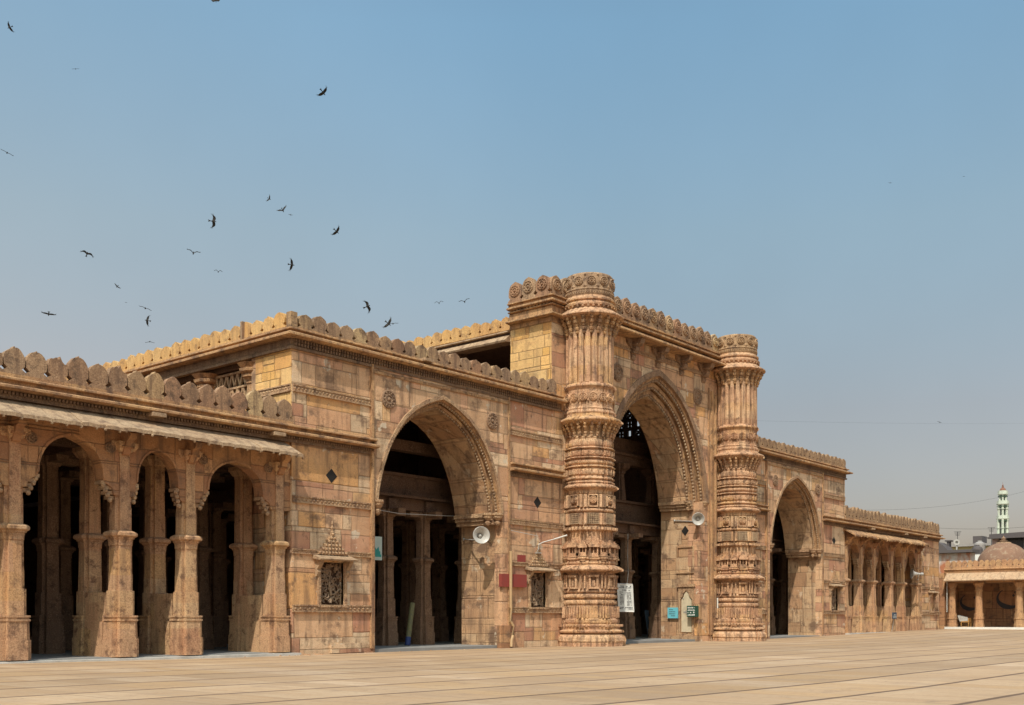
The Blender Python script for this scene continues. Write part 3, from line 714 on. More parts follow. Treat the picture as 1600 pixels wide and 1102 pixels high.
# ---- middle blocks
def window(x, z0, z1, w, lean=0.0):
    # carved stone screen in a recess with a little hood, brackets and a pierced gable
    f = MB(); y = -.02
    f.box(x - w / 2 - .09, x - w / 2, y - .05, y + .1, z0 - .05, z1); f.box(x + w / 2, x + w / 2 + .09, y - .05, y + .1, z0 - .05, z1)
    f.box(x - w / 2 - .12, x + w / 2 + .12, y - .07, y + .1, z0 - .12, z0 - .05)
    fr = part(f, 'window', 'carve')
    s = MB(); rr = random.Random(int(x * 10))
    s.box(x - w / 2, x + w / 2, .16, .2, z0 - .05, z1)
    bk = s.build('backing', 'inner', fr)
    s = MB()
    s.tube([(x + math.sin(i * .9) * .03, .06, z0 + (z1 - z0) * .8 * i / 8) for i in range(9)], [.05 - .004 * i for i in range(9)], 6)
    for k in range(60):
        px = x + rr.uniform(-.46, .46) * w; pz = z0 + rr.uniform(0.02, .96) * (z1 - z0); r0 = rr.uniform(.06, .13); t0 = rr.uniform(0, 6.28); sg = rr.choice((-1, 1))
        pts = []
        for i in range(10):
            t = t0 + sg * i * .62; r = r0 * (1 - i * .085)
            xx = min(x + w / 2, max(x - w / 2, px + r * math.cos(t))); zz = min(z1, max(z0 - .04, pz + r * math.sin(t)))
            pts.append((xx, .07 + .012 * math.sin(i), zz))
        s.tube(pts, .021, 4)
    s.build('screen', 'screen', fr)
    h = MB()
    h.prism_x([(.1, z1 + .10), (-.34, z1 + .03), (-.36, z1 + .07), (.0, z1 + .2), (.1, z1 + .2)], x - w / 2 - .26, x + w / 2 + .26)
    for sx in (-1, 1):
        xx = x + sx * (w / 2 + .1)
        h.prism_x([(.05, z1 - .42), (-.06, z1 - .40), (-.12, z1 - .28), (-.08, z1 - .22), (-.2, z1 - .08), (-.26, z1 + .04), (.05, z1 + .1)], xx - .06, xx + .06)
    h.build('hood', 'eave', fr)
    gbl = MB(); nrow = 6; hh = .62
    for q in range(nrow):
        half = (w / 2 + .1) * (1 - q / nrow) ** 1.35
        gbl.box(x - half, x + half, -.07, .02, z1 + .2 + hh * q / nrow, z1 + .2 + hh * (q + .97) / nrow)
        k = max(1, int(half * 2 / .11))
        for i in range(k):
            xx = x - half + (i + .5) * 2 * half / k
            gbl.lathe((xx, -.06, z1 + .2 + hh * (q + .5) / nrow), [(.045, 0), (.04, .03), (.012, .05)], 6, (0, -1, 0))
    gbl.lathe((x, -.03, z1 + .2 + hh), [(.05, 0), (.03, .06), (.055, .12), (.015, .2), (.03, .24), (.005, .34)], 8)
    gbl.build('gable', 'carve', fr)
    return fr
def side_panel(x0, x1, wx, mirrored=False):
    ws, z0, z1 = .84, 1.28, 2.4
    lo, hi = wx - ws / 2, wx + ws / 2
    m = MB(); T = 8.12
    for a, b_, c, d in ((x0, lo, -.2, T), (hi, x1, -.2, T), (lo, hi, -.2, z0 - .05), (lo, hi, z1, T)): m.box(a, b_, 0, 1.75, c, d)
    part(m, 'front_wall', 'wall')
    window(wx, z0, z1, ws)
    band = MB()
    carved_band(band, x0 + .01, x1 - .01, 0, 1.06, .13); carved_band(band, x0 + .01, wx - .55, 0, 2.62, .07, .03, .1); carved_band(band, wx + .55, x1 - .01, 0, 2.62, .07, .03, .1)
    carved_band(band, x0 + .01, x1 - .01, 0, 3.98, .12, .04, .13); carved_band(band, x0 + .03, x1 - .03, 0, 6.93, .13, .035, .12)
    part(band, 'frieze', 'carve')
    d = MB(); dz = 4.78; d.loft([[(wx + .2 * math.cos(t * PI / 2), yy, dz + .2 * math.sin(t * PI / 2)) for t in range(4)] for yy in (-.006, .05)])
    part(d, 'diamond_inlay', 'black')
side_panel(18.2, 21.05, 19.57); side_panel(27.02, 30.0, 28.62)
side_panel(42.3, 45.28, 43.68); side_panel(51.25, 54.1, 52.75)
m = MB(); s0 = 66.95
d = MB(); d.loft([[(66.2 + .0 + .2 * math.cos(t * PI / 2), yy, 4.7 + .2 * math.sin(t * PI / 2)) for t in range(4)] for yy in (-.006, .05)])
band = MB(); carved_band(band, 65.31, 68.34, 0, 1.06, .13); carved_band(band, 65.31, 68.34, 0, 2.62, .07, .03, .1); part(band, 'frieze', 'carve')
window(67.0, 1.25, 2.3, .6)
# the end window sits in front of the solid end wall: give it a dark recess
for cx, x0, x1 in ((23.93, 21.05, 27.02), (mir(23.93), 45.28, 51.25)):
    arch_bay(cx, x0, x1, 2.74, 2.47, 2.80, 4.2, 7.58, 7.30, 8.12, -.06, 1.75, 'wall')
    ro = MB()
    for sx in (-1, 1): ro.rosette((cx + sx * 2.28, -.06, 7.2), (0, -1, 0), .27, 12)
    part(ro, 'rosette', 'dark_carve')
    fr = MB(); fr.box(x0 - .06, x0 + .02, -.1, 0, .0, 8.1); fr.box(x1 - .02, x1 + .06, -.1, 0, 0, 8.1)
    fr.box(x0, x1, -.1, 0, 7.86, 7.94); part(fr, 'arch_frame', 'cornice')
# middle cornices
MP = [lip(8.30, .32, .12), [(-.05, 8.42), (.10, 8.42), (.10, 8.50), (-.05, 8.50)], lip(8.50, .18, .07)]
for path, sd in (([(18.2, 13), (18.2, 0), (29.9, 0)], 0), ([(42.4, 0), (54.1, 0), (54.1, 13)], 1)):
    m = MB()
    for pr in MP: m.sweep(path, pr)
    m2 = MB(); m2.sweep(path, [(-.06, 8.02), (.09, 8.02), (.09, 8.09), (-.06, 8.09)])
    m2.sweep(path, [(-.05, 8.095), (.04, 8.095), (.055, 8.16), (.05, 8.295), (-.05, 8.295)])
    dentils(m2, path[1][0] + .05 if sd == 0 else 42.4, 29.6 if sd == 0 else 54.0, -.05, 8.21, .075, .10, .06)
    dentils(m2, path[1][0] + .05 if sd == 0 else 42.4, 29.6 if sd == 0 else 54.0, -.05, 8.115, .075, .10, .05)
    part(m, 'cornice', 'cornice'); part(m2, 'fascia', 'fascia', split=False)
pb = MB(); pb.box(18.14, 29.5, -.06, .1, 8.565, 8.63); pb.box(18.14, 18.3, .1, 13, 8.565, 8.63); P3 = part(pb, 'parapet', 'cornice')
merlon_row(P3, MEDM, (18.4, -.05), (1, 0), 23, .488, 8.56, 0)
merlon_row(P3, MEDW, (18.15, 12.6), (0, -1), 25, .495, 8.56, -PI / 2)
m = MB(); m.box(18.12, 18.33, -.08, .12, 8.60, 9.0); m.box(18.07, 18.3, 2.0, 2.09, 8.5, 9.08); part(m, 'parapet_pier', 'merlon')
pb = MB(); pb.box(42.8, 54.16, -.06, .1, 8.565, 8.63); pb.box(54.0, 54.16, .1, 13, 8.565, 8.63); P4 = part(pb, 'parapet', 'cornice')
merlon_mass(P4, MEDM, (42.9, -.05), (1, 0), 23, .488, 8.56, 0)
merlon_mass(P4, MEDM, (54.2, 0), (0, 1), 25, .495, 8.56, PI / 2)
# middle roofs, upper side galleries
for x0, x1, sx in ((18.2, 29.4, 1), (42.9, 54.1, -1)):
    m = MB(); m.box(x0 + .05, x1, .1, 26, 8.13, 8.5); part(m, 'roof', 'inner')
    e = x0 if sx == 1 else x1
    def bx(mb, a, b_, *r):
        lo, hi = sorted((e + sx * a, e + sx * b_)); mb.box(lo, hi, *r)
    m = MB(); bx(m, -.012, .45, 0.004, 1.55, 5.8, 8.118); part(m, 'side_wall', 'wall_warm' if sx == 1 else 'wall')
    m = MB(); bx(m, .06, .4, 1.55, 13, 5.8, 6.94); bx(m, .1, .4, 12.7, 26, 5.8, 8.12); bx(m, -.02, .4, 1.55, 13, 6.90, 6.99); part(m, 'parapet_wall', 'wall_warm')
    m = MB(); bx(m, .22, .45, 1.55, 13, 7.92, 8.13); part(m, 'lintel', 'inner')
    if sx == 1:
        fz = MB(); carved_band_y(fz, .02, 1.53, e, 6.93, .13, .035, .12); part(fz, 'frieze', 'carve')
    me = MB()
    for y in (1.95, 4.15, 6.4, 8.7, 11.0):
        me.loft([[(e + sx * .2 + px, y + py, z) for px, py in plan8(s)] for z, s in ((6.9, .2), (6.95, .2), (6.96, .16), (7.38, .15), (7.39, .18), (7.44, .18), (7.45, .15), (7.52, .2), (7.56, .27), (7.62, .27), (7.64, .24), (7.70, .34), (7.78, .36), (7.8, .3), (7.93, .42))])
    part(me, 'gallery_column', 'cornice')
    ja = MB(); y0, y1 = 2.15, 3.95; xx = e + sx * .3
    for zz in (7.0, 7.42, 7.84): ja.box(xx - .04, xx + .04, y0, y1, zz - .03, zz + .03)
    k = 7
    for r_ in range(2):
        za, zb = 7.02 + r_ * .42, 7.42 + r_ * .42
        for i in range(k):
            ya, yb_ = y0 + (y1 - y0) * i / k, y0 + (y1 - y0) * (i + 1) / k; ym = (ya + yb_) / 2
            for p, q in (((ya, za), (ym, zb)), ((ym, zb), (yb_, za))):
                dx_ = Vector((q[0] - p[0], q[1] - p[1])).normalized(); nx_ = Vector((-dx_.y, dx_.x)) * .028
                ja.prism_x([(p[0] + nx_.x, p[1] + nx_.y), (p[0] - nx_.x, p[1] - nx_.y), (q[0] - nx_.x, q[1] - nx_.y), (q[0] + nx_.x, q[1] + nx_.y)], xx - .03, xx + .03)
    part(ja, 'lattice_screen', 'carve')

# ---- central portal
PX0, PX1, PYB = 29.4, 42.9, 1.85
CXP = 36.2
arch_bay(CXP, PX0 + .003, PX1 - .003, 3.66, 2.92, 3.12, 5.66, 10.40, 9.62, 11.75, -.02, PYB - .003, 'wall', True)
# the side faces of the portal, in golden stone
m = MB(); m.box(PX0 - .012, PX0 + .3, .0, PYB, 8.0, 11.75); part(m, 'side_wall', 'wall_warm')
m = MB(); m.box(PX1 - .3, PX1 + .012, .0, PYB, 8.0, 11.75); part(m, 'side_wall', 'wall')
ro = MB()
for x in (33.35, 39.15): ro.rosette((x, -.02, 10.0), (0, -1, 0), .34, 14)
part(ro, 'rosette', 'dark_carve')
PP = [[(-.05, 11.10), (.04, 11.10), (.04, 11.24), (-.05, 11.24)], lip(11.26, .30, .09), [(-.05, 11.35), (.08, 11.35), (.08, 11.62), (-.05, 11.62)], lip(11.64, .16, .06), lip(11.74, .24, .10), [(-.05, 11.84), (.12, 11.84), (.12, 11.93), (-.05, 11.93)], lip(11.93, .20, .07)]
m = MB()
for pr in PP: m.sweep([(29.4, 1.85), (29.4, 0), (30.6, 0)], pr)
y = .05
for i in range(12): m.ball((29.4 - .10, .1 + i * .15, 11.73), .05, 6)
part(m, 'cornice', 'cornice')
m = MB()
for pr in PP: m.sweep([(41.7, 0), (42.9, 0), (42.9, 1.85)], pr)
part(m, 'cornice', 'cornice')
m = MB()
m.sweep([(31.3, 0), (41.0, 0)], [(-.05, 11.42), (.62, 11.40), (.66, 11.44), (.64, 11.50), (.3, 11.60), (-.05, 11.62)])
for pr in (lip(11.62, .28, .10), lip(11.78, .36, .11), [(-.05, 11.88), (.16, 11.88), (.16, 12.0), (-.05, 12.0)], lip(11.99, .24, .07)): m.sweep([(31.3, 0), (41.0, 0)], pr)
dentils(m, 31.4, 40.9, -.16, 11.9, .07, .12, .05)
part(m, 'cornice', 'cornice')
m = MB()
for x in (32.6, 34.35, 36.1, 37.85, 39.6):
    m.prism_x([(.05, 10.62), (-.06, 10.66), (-.12, 10.80), (-.08, 10.86), (-.24, 10.94), (-.30, 11.08), (-.26, 11.13), (-.46, 11.22), (-.54, 11.40), (.05, 11.41)], x - .13, x + .13)
    m.box(x - .2, x + .2, -.36, .02, 11.16, 11.22); m.box(x - .17, x + .17, -.2, .02, 10.88, 10.93)
    for sx in (-1, 1): m.prism([(x, 11.0), (x + sx * .2, 11.06), (x + sx * .42, 11.24), (x + sx * .46, 11.4), (x, 11.4)] if sx > 0 else [(x, 11.4), (x - .46, 11.4), (x - .42, 11.24), (x - .2, 11.06), (x, 11.0)], -.12, .02)
part(m, 'cornice_bracket', 'dark_carve')
fz = MB(); carved_band(fz, 33.0, 39.6, -.02, 10.98, .08, .02, .12); part(fz, 'frieze', 'carve')
m = MB(); m.box(PX0 + .02, PX1 - .02, .1, PYB, 11.75, 12.02); part(m, 'roof', 'inner')
pb = MB(); pb.box(31.4, 41.0, -.14, .08, 12.0, 12.12); P5 = part(pb, 'parapet', 'cornice')
merlon_row(P5, ROSM, (31.75, -.12), (1, 0), 15, .60, 12.08, 0)
pb = MB(); pb.box(29.32, 29.5, -.04, 1.9, 11.98, 12.1); dd = 0
P6 = part(pb, 'parapet', 'cornice'); merlon_row(P6, ROSM, (29.30, 1.88), (0, -1), 3, .62, 12.0, -PI / 2)
merlon_row(P6, ROSM, (29.38, -.02), (1, 0), 2, .56, 12.0, 0)
# pier mouldings either side of the arch
m = MB()
for sx in (-1, 1):
    for q, (o, w) in enumerate(((3.86, .10), (4.10, .14), (4.38, .08))):
        x = CXP + sx * o; m.box(x - w / 2, x + w / 2, -.07 - .02 * q, 0, .15, 10.5 - q * .1)
    for k in range(60): m.ball((CXP + sx * 4.24, -.03, .4 + k * .165), .05, 5)
part(m, 'pier_moulding', 'cornice')
# door and tablet in the right jamb (the jamb faces -X)
JX = CXP + 3.12
f = MB(); f.prism_x([(.22, .1), (.22, 2.15), (.95, 2.15), (.95, .1), (.86, .1), (.86, 1.62), (.74, 1.75), (.70, 1.9), (.58, 2.02), (.46, 1.9), (.42, 1.75), (.30, 1.62), (.30, .1)], JX - .07, JX + .02)
f.prism_x([(.18, 2.15), (.18, 2.27), (1.0, 2.27), (1.0, 2.15)], JX - .12, JX)
f.box(JX - .14, JX, .2, 1.02, -.1, .20); f.box(JX - .22, JX, -.05, 1.3, -.1, .1)
dfr = part(f, 'door', 'carve')
f = MB(); f.prism_x([(.34, .26), (.34, 1.6), (.44, 1.72), (.48, 1.86), (.58, 1.95), (.68, 1.86), (.72, 1.72), (.82, 1.6), (.82, .26)], JX - .035, JX + .01); f.build('door_leaf', 'cream', dfr)
f = MB(); f.box(JX - .05, JX - .03, .53, .72, 1.08, 1.12); f.box(JX - .06, JX - .03, .57, .60, 1.02, 1.18); f.lathe((JX - .035, .72, 1.66), [(.03, 0), (.02, .03), (.001, .04)], 8, (-1, 0, 0)); f.build('latch', 'metal', dfr)
f = MB()
for (ya, yb_, za, zb) in ((.22, 1.06, 2.72, 2.78), (.22, 1.06, 3.80, 3.86), (.22, .28, 2.78, 3.8), (1.0, 1.06, 2.78, 3.8)): f.box(JX - .05, JX, ya, yb_, za, zb)
part(f, 'carved_tablet', 'jamb')
d = MB(); d.loft([[(xx, .66 + .17 * math.cos(t * PI / 2), 4.5 + .22 * math.sin(t * PI / 2)) for t in range(4)] for xx in (JX - .008, JX + .05)]); part(d, 'diamond_inlay', 'black')

# raised hall behind the portal
m = MB(); m.box(PX0, PX1, PYB, 14, 10.78, 11.1); m.box(PX0 + .01, PX1 - .01, 13.9, 26, 8.13, 8.5); m.box(PX0 + .02, PX1 - .02, 13.6, 13.9, 8.0, 10.8); part(m, 'roof', 'inner', split=False)
CP = [[(-.4, 10.72), (.30, 10.66), (.33, 10.72), (.1, 10.92), (-.4, 10.95)], [(-.3, 10.92), (.05, 10.92), (.05, 11.04), (-.3, 11.04)], lip(11.02, .14, .07)]
m = MB()
for pr in CP: m.sweep([(29.45, 14), (29.45, 1.86)], pr)
part(m, 'cornice', 'eave')
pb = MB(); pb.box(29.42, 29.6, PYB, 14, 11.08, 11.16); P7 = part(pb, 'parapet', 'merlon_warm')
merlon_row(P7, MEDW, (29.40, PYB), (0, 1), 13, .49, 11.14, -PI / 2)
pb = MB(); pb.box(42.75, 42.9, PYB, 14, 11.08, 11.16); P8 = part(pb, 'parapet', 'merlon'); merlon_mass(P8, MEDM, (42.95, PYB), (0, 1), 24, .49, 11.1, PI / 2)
m = MB()
for y in (4.6, 7.2, 9.8, 12.4): m.box(29.6, 29.95, y - .18, y + .18, 8.4, 10.8)
m.box(29.6, 30.0, PYB, 14, 8.4, 8.75); part(m, 'gallery_column', 'inner')
# right-hand gallery wall with pierced screen
m = MB()
for a, b_, c, d_ in ((PYB, 4.5, 8.4, 10.8), (6.9, 14, 8.4, 10.8), (4.5, 6.9, 8.4, 9.35), (4.5, 6.9, 10.62, 10.8)): m.box(42.5, 42.88, a, b_, c, d_)
part(m, 'gallery_wall', 'inner')
ja = MB(); ny, nz = 5, 3; Y0, Z0, dy_, dz_ = 4.5, 9.35, 2.4 / 5, 1.27 / 3
for i in range(ny + 1): ja.box(42.58, 42.8, Y0 + i * dy_ - .075, Y0 + i * dy_ + .075, 9.35, 10.62)
for j in range(nz + 1): ja.box(42.581, 42.799, Y0, Y0 + 2.4, Z0 + j * dz_ - .07, Z0 + j * dz_ + .07)
for i in range(ny):
    for j in range(nz):
        cy, cz = Y0 + (i + .5) * dy_, Z0 + (j + .5) * dz_
        if (i + j) % 3 == 0:
            ja.box(42.62, 42.76, cy - .03, cy + .03, cz - .2, cz + .2); ja.box(42.63, 42.75, cy - .2, cy + .2, cz - .025, cz + .025)
        elif (i + j) % 3 == 1:
            for t in (PI / 4, -PI / 4):
                c_, s_ = math.cos(t) * .24, math.sin(t) * .24; nx_, nz_ = -math.sin(t) * .03, math.cos(t) * .03
                ja.prism_x([(cy - c_ + nx_, cz - s_ + nz_), (cy - c_ - nx_, cz - s_ - nz_), (cy + c_ - nx_, cz + s_ - nz_), (cy + c_ + nx_, cz + s_ + nz_)], 42.63 + .01 * (t > 0), 42.75)
        else:
            ja.box(42.62, 42.76, cy - .22, cy - .1, cz - .2, cz + .2); ja.box(42.62, 42.76, cy + .1, cy + .22, cz - .2, cz + .2)
part(ja, 'lattice_screen', 'inner')

# ---- interior: columns, beams, balconies seen through the arches
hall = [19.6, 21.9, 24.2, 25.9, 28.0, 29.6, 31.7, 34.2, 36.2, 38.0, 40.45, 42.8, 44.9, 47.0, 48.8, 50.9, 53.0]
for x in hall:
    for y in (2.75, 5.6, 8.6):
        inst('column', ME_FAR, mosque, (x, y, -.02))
m = MB()
for y in (2.75, 5.6, 8.6, 11.6): m.box(18.6, 53.8, y - .22, y + .22, 4.4, 4.78)
for x in hall: m.box(x - .19, x + .19, 2.4, 12, 4.395, 4.72)
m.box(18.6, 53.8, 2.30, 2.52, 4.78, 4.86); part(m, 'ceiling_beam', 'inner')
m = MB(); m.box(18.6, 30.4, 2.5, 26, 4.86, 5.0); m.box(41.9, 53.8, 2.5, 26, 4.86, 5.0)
m.box(30.4, 41.9, 6.2, 26, 4.86, 5.0); m.box(18.7, 29.6, 6.4, 6.6, 5.0, 8.1); m.box(42.7, 53.7, 6.4, 6.6, 5.0, 8.1); m.box(29.61, 42.69, 9.4, 9.6, 5.0, 10.7); m.box(29.3, 29.6, 2.2, 9.4, 5.0, 8.4); m.box(42.7, 43.0, 2.2, 9.4, 5.0, 8.4); part(m, 'upper_floor_and_blockers', 'inner', split=False)  # cross walls here are added to block light and darken the hall
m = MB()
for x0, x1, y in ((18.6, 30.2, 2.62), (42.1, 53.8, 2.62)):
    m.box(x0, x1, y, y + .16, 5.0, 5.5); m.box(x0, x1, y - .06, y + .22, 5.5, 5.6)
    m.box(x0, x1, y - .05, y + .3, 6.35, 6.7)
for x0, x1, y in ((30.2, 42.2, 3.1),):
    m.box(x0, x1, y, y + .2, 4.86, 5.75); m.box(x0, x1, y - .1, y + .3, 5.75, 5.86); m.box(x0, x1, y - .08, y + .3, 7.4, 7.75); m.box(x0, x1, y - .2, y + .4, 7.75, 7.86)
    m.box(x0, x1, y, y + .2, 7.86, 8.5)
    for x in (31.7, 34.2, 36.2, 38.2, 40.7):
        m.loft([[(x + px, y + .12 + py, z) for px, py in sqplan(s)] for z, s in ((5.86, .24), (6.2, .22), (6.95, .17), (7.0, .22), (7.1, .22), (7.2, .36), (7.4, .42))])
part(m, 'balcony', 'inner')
m = MB(); m.tube([(21.2, 2.0, 4.35), (24, 1.9, 4.18), (26.8, 2.0, 4.3)], .012, 5); part(m, 'tie_wire', 'cable')

# ---- minarets
def splan(kind, r):
    pts = []
    if kind == 'round':
        return [(r * math.cos(2 * PI * k / 48), r * math.sin(2 * PI * k / 48)) for k in range(48)]
    if kind == 'flute':
        nf = 22
        for k in range(nf):
            for t, f in ((-.36, 1.0), (-.12, 1.025), (.12, 1.025), (.36, 1.0), (.41, .89), (.59, .89)):
                a = 2 * PI * (k + t) / nf; pts.append((r * f * math.cos(a), r * f * math.sin(a)))
        return pts
    for k in range(8):          # stepped eight-sided plan
        for t, f in ((-.5, .95), (-.36, .95), (-.36, 1.0), (-.2, 1.005), (-.2, 1.05), (.2, 1.05), (.2, 1.005), (.36, 1.0), (.36, .95), (.5 - 1e-3, .95)):
            a = 2 * PI * (k + t) / 8
            c = math.cos(PI / 8) / math.cos(t * 2 * PI / 8) * 1.04
            pts.append((r * f * c * math.cos(a - PI / 2), r * f * c * math.sin(a - PI / 2)))
    return pts
MRS = .935
def lf(mb, cx, cy, prof, kind, k=1.0): mb.loft([[(cx + x * MRS * k, cy + y * MRS * k, z) for x, y in splan(kind, r)] for z, r in prof])
def ringp(z, r, h, o): return [(z, r), (z + h * .12, r + o * .7), (z + h * .38, r + o), (z + h * .7, r + o * .9), (z + h * .92, r + o * .45), (z + h, r)]
def minaret(cx, cy):
    b = MB()
    P = [(-.2, 1.33), (.02, 1.33), (.06, 1.36), (.18, 1.34), (.28, 1.26), (.30, 1.14), (.33, 1.14), (.35, 1.27), (.40, 1.29), (.45, 1.22), (.47, 1.14), (.55, 1.14)]
    P += ringp(.55, 1.10, .10, .07) + [(.66, 1.09), (.70, 1.12), (.80, 1.12), (.83, 1.08), (.86, 1.05), (.92, 1.06), (1.0, 1.06), (1.01, 1.02), (1.28, .99)]
    P += [(1.30, .96)] + ringp(1.31, .97, .17, .06) + [(1.49, .93), (1.52, .93)] + ringp(1.53, .96, .16, .075) + [(1.70, .93), (1.72, .96)] + ringp(1.73, .96, .11, .05)
    P += [(1.86, .95), (2.36, .95), (2.38, .98), (2.44, .98)]
    lf(b, cx, cy, P, 'star'); body = part(b, 'minaret', 'minaret')
    # engraved panels and niches on the lower body
    q = MB()
    for k in range(8):
        a = -PI / 2 + k * PI / 4; nx, ny = math.cos(a), math.sin(a); tx, ty = -ny, nx
        def pnl(w, z0, z1, r, dep, off=0.0):
            c = Vector((cx + nx * r * MRS + tx * off, cy + ny * r * MRS + ty * off, 0)); t = Vector((tx, ty, 0)) * w / 2; n_ = Vector((nx, ny, 0)) * dep
            pts = [c - t, c + t, c + t + n_, c - t + n_]
            q.loft([[(p.x, p.y, z0) for p in pts], [(p.x, p.y, z1) for p in pts]])
        # small niche
        pnl(.07, 1.92, 2.28, .97, .07, -.13); pnl(.07, 1.92, 2.28, .97, .07, .13); pnl(.36, 2.26, 2.34, .97, .1); pnl(.36, 1.86, 1.93, .97, .1)
        pnl(.1, 1.95, 2.15, .97, .045)
        for o in (-.3, .3): pnl(.05, 1.88, 2.34, .93, .06, o)
        for o in (-.33, -.22, -.11, 0, .11, .22, .33): pnl(.045, .86, 1.26, 1.0, .075, o)
        for o in (-.4, -.27, -.13, 0, .13, .27, .4): pnl(.07, .56, .64, 1.12, .08, o)
    lf(q, cx, cy, [(.5, .80), (2.4, .80)], 'round'); q.build('relief_panel', 'minaret', body)
    # sloping ledge and the ring of miniature balconies
    b = MB(); lf(b, cx, cy, [(2.42, .97), (2.46, 1.10), (2.49, 1.25), (2.53, 1.27), (2.57, 1.25), (2.66, 1.08), (2.70, 1.0)], 'star'); b.build('ledge', 'minaret', body)
    b = MB(); lf(b, cx, cy, [(2.68, 1.0)] + ringp(2.70, 1.0, .12, .05) + [(2.84, .97)] + ringp(2.86, .98, .09, .05) + [(2.97, .93), (3.25, .91), (3.28, .88), (3.4, .86)], 'star'); b.build('drum', 'minaret', body)
    b = MB()
    for k in range(8):
        for off, zz, s in ((0, 2.95, 1.0), (PI / 8, 2.98, .85)):
            a = -PI / 2 + k * PI / 4 + off; nx, ny = math.cos(a), math.sin(a); tx, ty = -ny, nx; rr = .93 * MRS
            def at(u, v, z): return (cx + nx * (rr + v) + tx * u, cy + ny * (rr + v) + ty * u, z)
            w = .17 * s; dpt = .15 * s
            for (u0, u1, v1, z0, z1) in ((-w, w, dpt, zz, zz + .05), (-w * 1.1, w * 1.1, dpt * 1.25, zz + .34 * s, zz + .38 * s), (-w * .9, -w * .65, dpt * .9, zz, zz + .35 * s), (w * .65, w * .9, dpt * .9, zz, zz + .35 * s), (-w * .9, w * .9, dpt * .8, zz + .05, zz + .14), (-.1 * w, .1 * w, dpt * .7, zz, zz + .35 * s), (-w * 1.0, w * 1.0, dpt * 1.1, zz - .08, zz - .02), (-w * .7, w * .7, dpt * .8, zz - .16, zz - .08)):
                b.loft([[at(u0, -.1, z), at(u1, -.1, z), at(u1, v1, z), at(u0, v1, z)] for z in (z0, z1)])
            h0 = zz + .38 * s
            for q_ in range(4):
                ww = w * (1.15 - .27 * q_)
                b.loft([[at(-ww, -.1, z), at(ww, -.1, z), at(ww, dpt * (1.15 - .26 * q_), z), at(-ww, dpt * (1.15 - .26 * q_), z)] for z in (h0 + q_ * .055, h0 + q_ * .055 + .05)])
    b.build('miniature_balcony', 'minaret', body)
    # plain drum, band, screened tier, rosette tier
    b = MB(); lf(b, cx, cy, [(3.38, .85), (3.86, .85), (3.88, .90), (3.92, .92), (4.0, .92), (4.03, .87), (4.06, .86), (4.5, .86), (4.52, .93), (4.56, .965), (4.60, .965), (4.64, .90), (4.66, .86), (5.14, .86), (5.16, .90), (5.26, .90), (5.3, .95), (5.36, 1.08), (5.40, 1.09), (5.44, 1.04), (5.47, .96), (5.5, .92)], 'star'); b.build('drum', 'minaret', body)
    q = MB(); lat = MB()
    for k in range(8):
        a = -PI / 2 + k * PI / 4; nx, ny = math.cos(a), math.sin(a); tx, ty = -ny, nx
        def at2(u, v, z): return (cx + nx * (.93 * MRS + v) + tx * u, cy + ny * (.93 * MRS + v) + ty * u, z)
        def bar(mb, u0, u1, v, z0, z1): mb.loft([[at2(u0, -.06, z), at2(u1, -.06, z), at2(u1, v, z), at2(u0, v, z)] for z in (z0, z1)])
        for i in range(7): bar(lat, -.19 + i * .0633 - .011, -.19 + i * .0633 + .011, .03, 4.10, 4.46)
        for j in range(6): bar(lat, -.2, .2, .025, 4.10 + j * .07, 4.122 + j * .07)
        q.rosette(at2(0, -.0, 4.93), (nx, ny, 0), .13, 8)
        bar(q, -.17, -.14, .04, 4.68, 5.1); bar(q, .14, .17, .04, 4.68, 5.1); bar(q, -.17, .17, .04, 4.68, 4.72); bar(q, -.17, .17, .04, 5.08, 5.12)
        for o in (-.27, .27):
            bar(q, o - .05, o + .05, -.0, 4.08, 4.48); bar(q, o - .05, o + .05, .0, 4.68, 5.12)
        for i in range(5): bar(q, -.3 + i * .15 - .04, -.3 + i * .15 + .04, .09, 3.9, 3.99)
    lf(q, cx, cy, [(3.9, .74), (5.2, .74)], 'round'); lf(lat, cx, cy, [(4.0, .70), (4.5, .70)], 'round'); q.build('relief_panel', 'minaret', body); lat.build('lattice_panel', 'eave', body)
    # stacked mouldings and the second bracketed ledge
    b = MB(); pr = [(5.48, .90)]
    for z, h, o in ((5.5, .10, .08), (5.64, .10, .07), (5.80, .22, .05), (6.06, .07, .09), (6.18, .14, .06), (6.36, .07, .10), (6.46, .20, .04), (6.70, .06, .09), (6.80, .22, .03)):
        pr += [(z - .015, .86)] + ringp(z, .87, h, o)
    pr += [(7.05, .86), (7.10, .88), (7.14, .84), (7.2, .84), (7.55, .84)]
    lf(b, cx, cy, pr, 'star'); b.build('drum', 'minaret', body)
    b = MB()
    for k in range(26):
        a = 2 * PI * k / 26
        for i in range(5):
            t = i / 4; r = .90 + .2 * t ** 1.4; b.ball((cx + r * MRS * math.cos(a), cy + r * MRS * math.sin(a), 7.16 + .36 * t), .05 + .012 * (i % 2), 5, 1.1)
        a2 = a + PI / 26
        b.tube([(cx + .92 * MRS * math.cos(a), cy + .92 * MRS * math.sin(a), 5.82), (cx + .94 * MRS * math.cos(a), cy + .94 * MRS * math.sin(a), 6.0)], .03, 5)
        b.tube([(cx + .90 * MRS * math.cos(a2), cy + .90 * MRS * math.sin(a2), 6.48), (cx + .93 * MRS * math.cos(a2), cy + .93 * MRS * math.sin(a2), 6.64)], .035, 5)
    lf(b, cx, cy, [(5.7, .74), (7.5, .74)], 'round'); b.build('bracket_ring', 'minaret', body)
